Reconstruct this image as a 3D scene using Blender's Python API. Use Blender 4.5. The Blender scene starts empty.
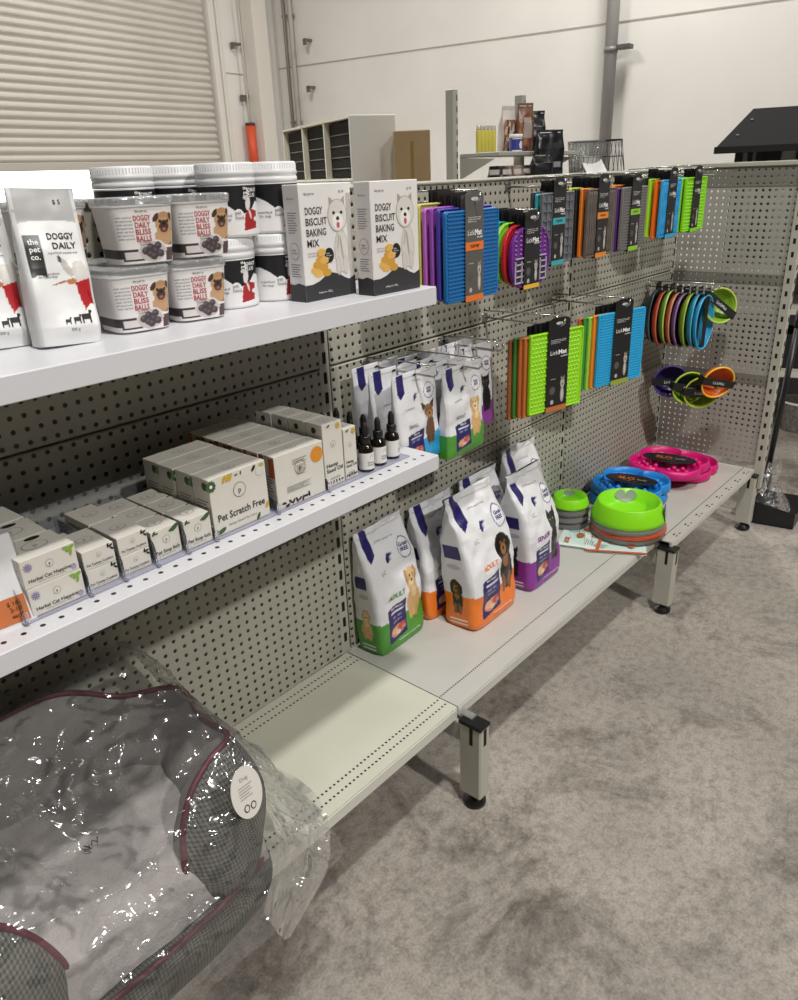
import bpy, math, random
import numpy as np
from mathutils import Vector, Matrix, noise
R = math.radians
SC = bpy.context.scene
COL = SC.collection

# ------------------------------------------------------------------ camera
def make_camera():
    yaw, pitch, roll, f = 0.7269, 0.4063, -0.0409, 756.7748
    fw = Vector((math.cos(yaw)*math.cos(pitch), math.sin(yaw)*math.cos(pitch), -math.sin(pitch)))
    rt = Vector((math.sin(yaw), -math.cos(yaw), 0)); up = rt.cross(fw)
    r2 = rt*math.cos(roll)+up*math.sin(roll); u2 = -rt*math.sin(roll)+up*math.cos(roll)
    cam = bpy.data.cameras.new('camera'); o = bpy.data.objects.new('camera', cam); COL.objects.link(o)
    m = Matrix((r2, u2, -fw)).transposed().to_4x4(); m.translation = Vector((-1.2524, -1.3358, 1.5368))
    o.matrix_world = m
    cam.sensor_fit = 'VERTICAL'; cam.sensor_height = 32; cam.lens = f*32/1000
    cam.clip_start = .02; cam.clip_end = 200
    SC.camera = o
make_camera()

# ------------------------------------------------------------------ world, lights, exposure
W = bpy.data.worlds.new('sky'); SC.world = W; W.use_nodes = True
W.node_tree.nodes['Background'].inputs[0].default_value = (.93, .96, 1, 1)
W.node_tree.nodes['Background'].inputs[1].default_value = 2.6
def area(name, loc, size, power, target=None, col=(1, .975, .93), size_y=None):
    l = bpy.data.lights.new(name, 'AREA'); l.energy = power; l.color = col
    l.shape = 'RECTANGLE'; l.size = size; l.size_y = size_y or size
    o = bpy.data.objects.new(name, l); COL.objects.link(o); o.location = loc
    if target is not None:
        o.rotation_euler = (Vector(target)-Vector(loc)).to_track_quat('-Z', 'Y').to_euler()
    return o
LAMPS = [  # high bay lamps under the ceiling
    ((-.75, -1.75, 5.85), .28, 112), ((.55, -.75, 5.9), .34, 14), ((-.3, -5.9, 5.9), .36, 260),
    ((-5.2, -3.2, 5.9), .9, 8), ((4.8, -3.6, 5.9), .9, 42), ((6.0, 1.9, 5.6), .9, 105),
    ((2.6, 4.2, 5.6), .9, 100), ((-4.4, 2.4, 5.9), .9, 10)]
for i, (l, s, p) in enumerate(LAMPS):
    area('high_bay_lamp', l, s, p)
SC.view_settings.view_transform = 'Standard'; SC.view_settings.look = 'None'
SC.view_settings.exposure = 0.62; SC.view_settings.gamma = 1.0
SC.view_settings.use_curve_mapping = False
SC.render.engine = 'CYCLES'
SC.cycles.max_bounces = 7; SC.cycles.transparent_max_bounces = 24
SC.cycles.sample_clamp_indirect = 4.0
SC.cycles.caustics_reflective = False; SC.cycles.caustics_refractive = False

# ------------------------------------------------------------------ materials
def lin(c):
    if isinstance(c, str):
        c = [int(c[i:i+2], 16)/255 for i in (0, 2, 4)]
    return tuple(x/12.92 if x <= .04045 else ((x+.055)/1.055)**2.4 for x in c[:3])+(1.0,)
MATS = {}
def mat(name, col='ffffff', rough=.5, metal=0.0, spec=.5, noise_amt=0.0, noise_scale=40, bump=0.0, bump_scale=200, trans=0.0, emit=None):
    if name in MATS: return MATS[name]
    m = bpy.data.materials.new(name); m.use_nodes = True; nt = m.node_tree; b = nt.nodes['Principled BSDF']
    c = lin(col)
    b.inputs['Base Color'].default_value = c; b.inputs['Roughness'].default_value = rough
    b.inputs['Metallic'].default_value = metal; b.inputs['Specular IOR Level'].default_value = spec
    if noise_amt:
        tc = nt.nodes.new('ShaderNodeTexCoord'); n = nt.nodes.new('ShaderNodeTexNoise'); n.inputs['Scale'].default_value = noise_scale
        n.inputs['Detail'].default_value = 4
        r = nt.nodes.new('ShaderNodeValToRGB')
        r.color_ramp.elements[0].position = .3; r.color_ramp.elements[1].position = .7
        r.color_ramp.elements[0].color = tuple(x*(1-noise_amt) for x in c[:3])+(1,)
        r.color_ramp.elements[1].color = tuple(min(1, x*(1+noise_amt*.5)) for x in c[:3])+(1,)
        nt.links.new(tc.outputs['Object'], n.inputs['Vector']); nt.links.new(n.outputs[0], r.inputs[0]); nt.links.new(r.outputs[0], b.inputs['Base Color'])
    if bump:
        tc = nt.nodes.new('ShaderNodeTexCoord'); n = nt.nodes.new('ShaderNodeTexNoise'); n.inputs['Scale'].default_value = bump_scale
        bp = nt.nodes.new('ShaderNodeBump'); bp.inputs['Strength'].default_value = bump; bp.inputs['Distance'].default_value = .003
        nt.links.new(tc.outputs['Object'], n.inputs['Vector']); nt.links.new(n.outputs[0], bp.inputs['Height']); nt.links.new(bp.outputs[0], b.inputs['Normal'])
    if emit:
        b.inputs['Emission Color'].default_value = c; b.inputs['Emission Strength'].default_value = emit
    MATS[name] = m
    return m
def M(col, rough=.5, **k):
    key = 'm_%s_%g_%s' % (col, rough, '_'.join('%s%s' % kv for kv in sorted(k.items())))
    if key in MATS: return MATS[key]
    m = mat(key, col, rough, **k)
    m.name = 'plain'
    return m
def print_mat(name, rough=.4, bump=0.0, bs=30, spec=.5):
    if name in MATS: return MATS[name]
    m = bpy.data.materials.new(name); m.use_nodes = True; nt = m.node_tree; b = nt.nodes['Principled BSDF']
    a = nt.nodes.new('ShaderNodeAttribute'); a.attribute_name = 'Col'
    nt.links.new(a.outputs['Color'], b.inputs['Base Color']); b.inputs['Roughness'].default_value = rough
    b.inputs['Specular IOR Level'].default_value = spec
    if bump:
        tc = nt.nodes.new('ShaderNodeTexCoord'); n = nt.nodes.new('ShaderNodeTexNoise'); n.inputs['Scale'].default_value = bs
        bp = nt.nodes.new('ShaderNodeBump'); bp.inputs['Strength'].default_value = bump; bp.inputs['Distance'].default_value = .01
        nt.links.new(tc.outputs['Object'], n.inputs['Vector']); nt.links.new(n.outputs[0], bp.inputs['Height']); nt.links.new(bp.outputs[0], b.inputs['Normal'])
    MATS[name] = m; return m
def film_mat(name, tint='ffffff', clear=.85, rough=.08, bump=0.0, bs=25, base='e8e8e8', milk=0.0):
    """clear plastic: mostly transparent, with a glossy coat that wrinkles"""
    if name in MATS: return MATS[name]
    m = bpy.data.materials.new(name); m.use_nodes = True; nt = m.node_tree
    for n in list(nt.nodes): nt.nodes.remove(n)
    N = nt.nodes.new; L = nt.links.new
    out = N('ShaderNodeOutputMaterial'); tr = N('ShaderNodeBsdfTransparent'); gl = N('ShaderNodeBsdfGlossy')
    tr.inputs[0].default_value = lin(tint); gl.inputs[0].default_value = lin('ffffff'); gl.inputs['Roughness'].default_value = rough
    mx = N('ShaderNodeMixShader'); fr = N('ShaderNodeFresnel'); fr.inputs[0].default_value = 1.5
    add = N('ShaderNodeMath'); add.operation = 'ADD'; add.inputs[1].default_value = (1-clear)*.5; add.use_clamp = True
    sc = N('ShaderNodeMath'); sc.operation = 'MULTIPLY_ADD'; sc.inputs[1].default_value = .55 if bump else 1.0; sc.inputs[2].default_value = 0; sc.use_clamp = True; L(fr.outputs[0], sc.inputs[0])
    L(sc.outputs[0], add.inputs[0]); L(add.outputs[0], mx.inputs[0]); L(tr.outputs[0], mx.inputs[1]); L(gl.outputs[0], mx.inputs[2])
    last = mx
    if milk:
        df = N('ShaderNodeBsdfDiffuse'); df.inputs[0].default_value = lin(base); m2 = N('ShaderNodeMixShader'); m2.inputs[0].default_value = milk
        L(mx.outputs[0], m2.inputs[1]); L(df.outputs[0], m2.inputs[2]); last = m2
    if bump:
        tc = N('ShaderNodeTexCoord'); n = N('ShaderNodeTexNoise'); n.inputs['Scale'].default_value = bs; n.inputs['Detail'].default_value = 3
        n.inputs['Distortion'].default_value = .8; n.noise_type = 'RIDGED_MULTIFRACTAL'
        bp = N('ShaderNodeBump'); bp.inputs['Strength'].default_value = bump; bp.inputs['Distance'].default_value = .02
        L(tc.outputs['Object'], n.inputs['Vector']); L(n.outputs[0], bp.inputs['Height']); L(bp.outputs[0], gl.inputs['Normal'])
    L(last.outputs[0], out.inputs[0])
    MATS[name] = m; return m

def perf_mat(name, col, ax='X', pitch=.025, rad=.17, through=False, rows=None, ax2='Z', rough=.45, pitch2=None, off2=0.0):
    """painted sheet metal with punched holes on a square grid; rows: only where the second coordinate is in one of the bands"""
    if name in MATS: return MATS[name]
    m = bpy.data.materials.new(name); m.use_nodes = True; nt = m.node_tree; b = nt.nodes['Principled BSDF']; N = nt.nodes.new; L = nt.links.new
    g = N('ShaderNodeNewGeometry'); s = N('ShaderNodeSeparateXYZ'); L(g.outputs['Position'], s.inputs[0])
    def math_(op, a, bb=None):
        n = N('ShaderNodeMath'); n.operation = op
        for i, v in enumerate((a, bb)):
            if v is None: continue
            if isinstance(v, (int, float)): n.inputs[i].default_value = v
            else: L(v, n.inputs[i])
        return n.outputs[0]
    def cell(o, p, off=0.0):
        return math_('SUBTRACT', math_('FRACT', math_('ADD', math_('DIVIDE', o, p), 50.5+off)), .5)
    u = cell(s.outputs[ax], pitch)
    v = cell(s.outputs[ax2], pitch2 or pitch, off2)
    if pitch2: v = math_('MULTIPLY', v, pitch2/pitch)
    d = math_('SQRT', math_('ADD', math_('MULTIPLY', u, u), math_('MULTIPLY', v, v)))
    hole = math_('LESS_THAN', d, rad)
    if rows:
        band = None
        for a, bb in rows:
            k = math_('MULTIPLY', math_('GREATER_THAN', s.outputs[ax2], a), math_('LESS_THAN', s.outputs[ax2], bb))
            band = k if band is None else math_('MAXIMUM', band, k)
        hole = math_('MULTIPLY', hole, band)
    c = lin(col)
    n = N('ShaderNodeTexNoise'); n.inputs['Scale'].default_value = 6; n.inputs['Detail'].default_value = 5
    L(g.outputs['Position'], n.inputs['Vector'])
    rp = N('ShaderNodeValToRGB'); rp.color_ramp.elements[0].position = .3; rp.color_ramp.elements[1].position = .7
    rp.color_ramp.elements[0].color = tuple(x*.93 for x in c[:3])+(1,); rp.color_ramp.elements[1].color = c
    L(n.outputs[0], rp.inputs[0])
    mx = N('ShaderNodeMix'); mx.data_type = 'RGBA'; L(hole, mx.inputs['Factor']); L(rp.outputs[0], mx.inputs['A']); mx.inputs['B'].default_value = (.012, .012, .011, 1)
    L(mx.outputs['Result'], b.inputs['Base Color']); b.inputs['Roughness'].default_value = rough
    # dimpled edge round each hole
    rim = N('ShaderNodeMapRange'); rim.inputs['From Min'].default_value = rad; rim.inputs['From Max'].default_value = rad+.1; L(d, rim.inputs['Value'])
    bp = N('ShaderNodeBump'); bp.inputs['Strength'].default_value = .5; bp.inputs['Distance'].default_value = .002
    if not rows: L(rim.outputs[0], bp.inputs['Height']); L(bp.outputs[0], b.inputs['Normal'])
    if through:
        out = nt.nodes['Material Output']; tr = N('ShaderNodeBsdfTransparent'); ms = N('ShaderNodeMixShader')
        L(hole, ms.inputs[0]); L(b.outputs[0], ms.inputs[1]); L(tr.outputs[0], ms.inputs[2]); L(ms.outputs[0], out.inputs[0])
    MATS[name] = m; return m

# ------------------------------------------------------------------ mesh builder
TXT = {}
def text_mesh(s, bold=0.0):
    k = (s, bold)
    if k in TXT: return TXT[k]
    cu = bpy.data.curves.new('t', 'FONT'); cu.body = s; cu.size = 1; cu.resolution_u = 2; cu.offset = bold; cu.space_line = .95
    o = bpy.data.objects.new('t', cu); me = o.to_mesh()
    vs = np.array([v.co[:2] for v in me.vertices]) if len(me.vertices) else np.zeros((0, 2))
    fs = [tuple(p.vertices) for p in me.polygons]
    o.to_mesh_clear(); bpy.data.objects.remove(o); bpy.data.curves.remove(cu)
    if len(vs):
        x0, x1 = vs[:, 0].min(), vs[:, 0].max(); y0, y1 = vs[:, 1].min(), vs[:, 1].max()
    else: x0 = x1 = y0 = y1 = 0
    TXT[k] = (vs, fs, (x0, x1, y0, y1)); return TXT[k]

PRINTS = ('printing', 'print_field', 'terrier_picture', 'zip_seal', 'hang_hole', 'deck_slots', 'seal', 'drawer_label', 'stitched_mark', 'hang_slot')
HOST = {}; BUILT = {}
class MB:
    def __init__(s): s.v = []; s.f = []; s.m = []; s.sm = []; s.c = {}; s.mats = []; s.X = Matrix()
    def mi(s, m):
        if m not in s.mats: s.mats.append(m)
        return s.mats.index(m)
    def add(s, vs, fs, m, smooth=False, cols=None):
        b = len(s.v); X = s.X
        s.v += [X @ Vector(v) for v in vs]
        k = s.mi(m)
        for f in fs: s.f.append(tuple(i+b for i in f)); s.m.append(k); s.sm.append(smooth)
        if cols is not None:
            for i, c in enumerate(cols): s.c[b+i] = c
        return s
    def box(s, x0, y0, z0, x1, y1, z1, m, bev=0.0):
        if bev <= 0:
            vs = [(x, y, z) for x in (x0, x1) for y in (y0, y1) for z in (z0, z1)]
            return s.add(vs, [(0, 1, 3, 2), (4, 6, 7, 5), (0, 4, 5, 1), (2, 3, 7, 6), (0, 2, 6, 4), (1, 5, 7, 3)], m)
        bev = min(bev, (x1-x0)*.45, (y1-y0)*.45, (z1-z0)*.45)
        c = ((x0+x1)/2, (y0+y1)/2, (z0+z1)/2); h = ((x1-x0)/2, (y1-y0)/2, (z1-z0)/2)
        vs = []; idx = {}
        for sx in (-1, 1):
            for sy in (-1, 1):
                for sz in (-1, 1):
                    for a in range(3):
                        sg = (sx, sy, sz)
                        idx[(sx, sy, sz, a)] = len(vs)
                        vs.append(tuple(c[i]+sg[i]*(h[i] if i == a else h[i]-bev) for i in range(3)))
        fs = []
        for a in range(3):
            o = [i for i in range(3) if i != a]
            for sg in (-1, 1):
                q = []
                for p1, p2 in ((-1, -1), (1, -1), (1, 1), (-1, 1)):
                    k = [0, 0, 0]; k[a] = sg; k[o[0]] = p1; k[o[1]] = p2; q.append(idx[tuple(k)+(a,)])
                fs.append(tuple(q))
            for p1 in (-1, 1):
                for p2 in (-1, 1):
                    k = [0, 0, 0]; k[o[0]] = p1; k[o[1]] = p2; q = []
                    k[a] = -1; q.append(idx[tuple(k)+(o[0],)]); q.append(idx[tuple(k)+(o[1],)])
                    k[a] = 1; q.append(idx[tuple(k)+(o[1],)]); q.append(idx[tuple(k)+(o[0],)])
                    fs.append(tuple(q))
        for sx in (-1, 1):
            for sy in (-1, 1):
                for sz in (-1, 1): fs.append(tuple(idx[(sx, sy, sz, a)] for a in range(3)))
        return s.add(vs, fs, m)
    def cyl(s, p0, p1, r, m, seg=16, r1=None, cap=True):
        return s.tube([p0, p1], [r, r if r1 is None else r1], m, seg, cap)
    def tube(s, pts, r, m, seg=8, cap=True, closed=False):
        pts = [Vector(p) for p in pts]; n = len(pts)
        rr = r if isinstance(r, (list, tuple)) else [r]*n
        vs = []; fs = []; up = None
        for i, p in enumerate(pts):
            if closed: t = pts[(i+1) % n]-pts[i-1]
            else: t = pts[min(i+1, n-1)]-pts[max(i-1, 0)]
            if t.length < 1e-9: t = Vector((0, 0, 1))
            t.normalize()
            if up is None:
                up = t.orthogonal().normalized()
            else:
                up = up-t*up.dot(t)
                up = up.normalized() if up.length > 1e-6 else t.orthogonal().normalized()
            w = t.cross(up)
            for k in range(seg):
                a = 2*math.pi*k/seg; vs.append(p+(up*math.cos(a)+w*math.sin(a))*rr[i])
        for i in range(n if closed else n-1):
            j = (i+1) % n
            for k in range(seg):
                k2 = (k+1) % seg; fs.append((i*seg+k, i*seg+k2, j*seg+k2, j*seg+k))
        if cap and not closed:
            fs.append(tuple(reversed(range(seg)))); fs.append(tuple((n-1)*seg+k for k in range(seg)))
        return s.add(vs, fs, m, True)
    def lathe(s, prof, m, seg=32, c=(0, 0, 0), sx=1, sy=1, smooth=True, capb=True, capt=True):
        vs = []; fs = []; n = len(prof)
        for r, z in prof:
            for k in range(seg):
                a = 2*math.pi*k/seg; vs.append((c[0]+r*math.cos(a)*sx, c[1]+r*math.sin(a)*sy, c[2]+z))
        for i in range(n-1):
            for k in range(seg):
                k2 = (k+1) % seg; fs.append((i*seg+k, i*seg+k2, (i+1)*seg+k2, (i+1)*seg+k))
        if capb: fs.append(tuple(reversed(range(seg))))
        if capt: fs.append(tuple((n-1)*seg+k for k in range(seg)))
        return s.add(vs, fs, m, smooth)
    def prism(s, pts, o, u, v, d, m):
        """2D outline pts in the frame (o; u, v), pushed along d"""
        o, u, v, d = map(Vector, (o, u, v, d)); n = len(pts)
        a = [o+u*p[0]+v*p[1] for p in pts]; vs = a+[p+d for p in a]
        fs = [tuple(range(n)), tuple(range(2*n-1, n-1, -1))]+[(i, (i+1) % n, n+(i+1) % n, n+i) for i in range(n)]
        return s.add(vs, fs, m)
    def poly(s, pts, o, u, v, m, lift=.0004):
        o, u, v = map(Vector, (o, u, v)); nn = u.cross(v).normalized()*lift
        return s.add([o+u*p[0]+v*p[1]+nn for p in pts], [tuple(range(len(pts)))], m)
    def ell(s, cx, cy, rx, ry, o, u, v, m, lift=.0004, n=20, rot=0):
        c, q = math.cos(rot), math.sin(rot)
        return s.poly([(cx+rx*math.cos(t)*c-ry*math.sin(t)*q, cy+rx*math.cos(t)*q+ry*math.sin(t)*c) for t in [2*math.pi*i/n for i in range(n)]], o, u, v, m, lift)
    def text(s, t, cx, cy, h, o, u, v, m, lift=.0007, bold=0.0, align='c', w=None, slant=0, fn=None):
        """h = height of one capital; w = forced width"""
        vs, fs, (x0, x1, y0, y1) = text_mesh(t, bold)
        if not len(vs): return s
        k = h/.7; kx = k if w is None else w/max(x1-x0, 1e-6)
        ax = {'c': (x0+x1)/2, 'l': x0, 'r': x1}[align]; nl = t.count('\n')
        ay = .35-nl*.475
        P = [((p[0]-ax)*kx+cx+slant*(p[1]-ay)*k, (p[1]-ay)*k+cy) for p in vs]
        if fn: return s.add([fn(a, b) for a, b in P], fs, m)
        o, u, v = map(Vector, (o, u, v)); nn = u.cross(v).normalized()*lift
        return s.add([o+u*a+v*b+nn for a, b in P], fs, m)
    def fill(s, me):
        me.clear_geometry(); me.materials.clear(); me.from_pydata([tuple(v) for v in s.v], [], s.f)
        for m in s.mats: me.materials.append(m)
        me.polygons.foreach_set('material_index', s.m); me.polygons.foreach_set('use_smooth', s.sm)
        if s.c:
            a = me.color_attributes.new('Col', 'FLOAT_COLOR', 'POINT')
            arr = np.ones((len(s.v), 4), dtype=np.float32)
            for i, c in s.c.items(): arr[i, :3] = c[:3]
            a.data.foreach_set('color', arr.ravel())
        me.update()
    def build(s, name, parent=None, **tags):
        if name in PRINTS and parent is not None:      # printed matter belongs to the surface it is printed on
            host = parent if parent.type == 'MESH' else HOST.get(parent.name)
            if host is not None:
                h = BUILT[host.name]; b = len(h.v); h.v += s.v
                for f, k, q in zip(s.f, s.m, s.sm): h.f.append(tuple(i+b for i in f)); h.m.append(h.mi(s.mats[k])); h.sm.append(q)
                for i, c in s.c.items(): h.c[b+i] = c
                h.fill(host.data); return host
        me = bpy.data.meshes.new(name); s.fill(me)
        o = bpy.data.objects.new(name, me); COL.objects.link(o); BUILT[o.name] = s
        if parent is not None and parent.name not in HOST: HOST[parent.name] = o
        if parent is not None: o.parent = parent
        for k, v in tags.items(): o[k] = v
        return o
def thing(name, label, cat, loc=(0, 0, 0), rz=0.0, group=None, rx=0.0, ry=0.0):
    o = bpy.data.objects.new(name, None); COL.objects.link(o); o.empty_display_size = .05
    o.location = loc; o.rotation_euler = (rx, ry, rz); o['label'] = label; o['category'] = cat
    if group: o['group'] = group
    return o
def tag(o, label, cat, group=None, kind=None):
    o['label'] = label; o['category'] = cat
    if group: o['group'] = group
    if kind: o['kind'] = kind
    return o
def struct(mb, name):
    o = mb.build(name); o['kind'] = 'structure'; return o
KIDS = {}
def children(o): return [c for c in COL.objects if c.parent is o]
def dup(root, loc, rz=None, label=None, group=None, rx=None, ry=None):
    r = root.copy(); COL.objects.link(r); r.location = loc
    e = list(root.rotation_euler)
    if rx is not None: e[0] = rx
    if ry is not None: e[1] = ry
    if rz is not None: e[2] = rz
    r.rotation_euler = e
    if label: r['label'] = label
    if group: r['group'] = group
    for ch in children(root):
        c = ch.copy(); COL.objects.link(c); c.parent = r
        for g in children(ch):
            d = g.copy(); COL.objects.link(d); d.parent = c
    return r

# printed artwork is a list of shapes, later shapes on top:
# ('e', cx, cy, rx, ry, degrees, colour)  ('p', points, colour)  ('r', x0, y0, x1, y1, colour)
def paint(U, V, layers, base):
    C = np.tile(np.array(lin(base)[:3]), (len(U), 1))
    for l in layers:
        c = np.array(lin(l[-1])[:3])
        if l[0] == 'e':
            _, cx, cy, rx, ry, a, _c = l; a = R(a); dx = U-cx; dy = V-cy
            x = dx*math.cos(a)+dy*math.sin(a); y = -dx*math.sin(a)+dy*math.cos(a)
            k = (x/rx)**2+(y/ry)**2 <= 1
        elif l[0] == 'r':
            k = (U >= l[1]) & (V >= l[2]) & (U <= l[3]) & (V <= l[4])
        else:
            P = l[1]; k = np.zeros(len(U), bool); j = len(P)-1
            for i in range(len(P)):
                xi, yi = P[i]; xj, yj = P[j]
                if yi != yj:
                    k ^= ((yi > V) != (yj > V)) & (U < (xj-xi)*(V-yi)/(yj-yi)+xi)
                j = i
        C[k] = c
    return C

def xform(layers, ox, oy, sx, sy=None):
    sy = sx if sy is None else sy; out = []
    for l in layers:
        if l[0] == 'e': out.append(('e', ox+l[1]*sx, oy+l[2]*sy, l[3]*sx, l[4]*sy, l[5], l[6]))
        elif l[0] == 'r': out.append(('r', ox+l[1]*sx, oy+l[2]*sy, ox+l[3]*sx, oy+l[4]*sy, l[5]))
        else: out.append(('p', [(ox+a*sx, oy+b*sy) for a, b in l[1]], l[2]))
    return out

def ring(n, exp, ar):
    """points of a unit superellipse spread evenly for aspect ar = b/a; start at the front middle (0,-1)"""
    T = np.linspace(0, 2*np.pi, 2001)
    f = lambda c: np.sign(c)*np.abs(c)**(2/exp)
    x = f(np.sin(T)); y = -f(np.cos(T))
    L = np.concatenate([[0], np.cumsum(np.hypot(np.diff(x), np.diff(y)*ar))]); L /= L[-1]
    t = np.interp(np.linspace(0, 1, n, endpoint=False), L, T)
    return f(np.sin(t)), -f(np.cos(t))

class Loft:
    """closed package surface: prof(v) -> (a, b, z); front faces -Y; wob(x,y,z) -> displacement"""
    def __init__(s, prof, exp=4, nu=64, nv=40, wob=None, yoff=None):
        s.prof, s.exp, s.nu, s.nv, s.wob, s.yoff = prof, exp, nu, nv, wob, yoff
        a, b, _ = prof(.3); s.x, s.y = ring(nu, exp, b/a)
    def P(s, x, y, v):
        a, b, z = s.prof(v); X, Y = a*x, b*y
        if s.yoff: Y += s.yoff(v)
        if s.wob:
            d = s.wob(X, Y, z)
            k = min(1, v*12)
            Y += (d*k if y < 0 else -d*k)
        return (X, Y, z)
    def front(s, U, v, eps=.0006):
        """U in 0..1 across the front"""
        x = max(-.999, min(.999, 2*U-1)); y = -(1-abs(x)**s.exp)**(1/s.exp)
        p = s.P(x, y, max(0, min(1, v)))
        if s.exp <= 2.5:   # round package: push out radially
            return (p[0]*(1+eps/max(s.prof(v)[0], .001)), p[1]*(1+eps/max(s.prof(v)[0], .001)), p[2])
        return (p[0], p[1]-eps, p[2])
    def side(s, V2, v, eps=.0006):
        """left side, V2 in 0..1 from back to front"""
        y = max(-.999, min(.999, 1-2*V2)); x = -(1-abs(y)**s.exp)**(1/s.exp)
        p = s.P(x, y, v); return (p[0]-eps, p[1], p[2])
    def mesh(s, mb, m, layers=(), base='ffffff', side_layers=None, side_base=None, v0=0.0, v1=1.0, capb=True, capt=True, back=None):
        vs = []; U = []; V = []; F = []; nv = max(1, round(s.nv*(v1-v0)))
        for j in range(nv+1):
            v = v0+(v1-v0)*j/nv; a, b, z = s.prof(v)
            for i in range(s.nu):
                x, y = s.x[i], s.y[i]; vs.append(s.P(x, y, v)); V.append(v)
                if s.exp <= 2.5:
                    if y <= 0.05: U.append((x+1)/2); F.append(0)
                    else: U.append((x+1)/2); F.append(2)
                else:
                    if y < 0 and abs(y) >= abs(x)-.02: U.append((x+1)/2); F.append(0)
                    elif x < 0 and abs(x) >= abs(y): U.append((1-y)/2); F.append(1)
                    elif x > 0 and abs(x) >= abs(y): U.append((1-y)/2); F.append(3)
                    else: U.append((x+1)/2); F.append(2)
        U = np.array(U); V = np.array(V); F = np.array(F)
        C = paint(U, V, layers, base)
        if side_layers is not None or side_base is not None:
            S = paint(U, V, side_layers or [], side_base or base); C[(F == 1) | (F == 3)] = S[(F == 1) | (F == 3)]
        B = paint(U, V, back or [], side_base or base); C[F == 2] = B[F == 2]
        n = s.nu; fs = [(j*n+i, j*n+(i+1) % n, (j+1)*n+(i+1) % n, (j+1)*n+i) for j in range(nv) for i in range(n)]
        if capb: fs.append(tuple(reversed(range(n))))
        if capt: fs.append(tuple(nv*n+i for i in range(n)))
        mb.add(vs, fs, m, True, [tuple(c) for c in C]); return mb
    def text(s, mb, t, U, v, h, m, w=None, bold=0.0, align='c', slant=0, eps=.0008, side=False, rot=0.0):
        """text on the front: U, v centre; h capital height in metres; w forced width in metres"""
        vs, fs, (x0, x1, y0, y1) = text_mesh(t, bold)
        a, b, _ = s.prof(v); H = abs(s.prof(1)[2]-s.prof(0)[2]); A = 2*(b if side else a)
        k = h/.7; kx = k if w is None else w/max(x1-x0, 1e-6); ax = {'c': (x0+x1)/2, 'l': x0, 'r': x1}[align]
        ay = .35-t.count('\n')*.475; f = s.side if side else s.front
        c, q = math.cos(rot), math.sin(rot)
        pts = []
        for p in vs:
            dx, dy = (p[0]-ax)*kx+slant*(p[1]-ay)*k, (p[1]-ay)*k
            pts.append(f(U+(dx*c-dy*q)/A, v+(dx*q+dy*c)/H, eps))
        mb.add(pts, fs, m)
def nz(p, s=1.0): return noise.noise(Vector((p[0]*s, p[1]*s, p[2]*s)))
def lerp(a, b, t): return a+(b-a)*t
def interp(t, K):
    """piecewise smooth interpolation through K = [(t, values...)]"""
    for i in range(len(K)-1):
        if t <= K[i+1][0] or i == len(K)-2:
            k = (t-K[i][0])/(K[i+1][0]-K[i][0]); k = max(0, min(1, k))
            return tuple(lerp(a, b, k) for a, b in zip(K[i][1:], K[i+1][1:]))
def catmull(P, n, closed=False):
    P = [Vector(p) for p in P]; N = len(P); out = []
    segs = N if closed else N-1
    for i in range(segs):
        p1, p2 = P[i], P[(i+1) % N]
        p0 = P[i-1] if (i > 0 or closed) else p1*2-p2
        p3 = P[(i+2) % N] if (i+2 < N or closed) else p2*2-p1
        for k in range(n):
            t = k/n; out.append(.5*((2*p1)+(p2-p0)*t+(2*p0-5*p1+4*p2-p3)*t*t+(3*p1-p0-3*p2+p3)*t**3))
    if not closed: out.append(P[-1])
    return out
BLK = '1b1b1d'
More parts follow.
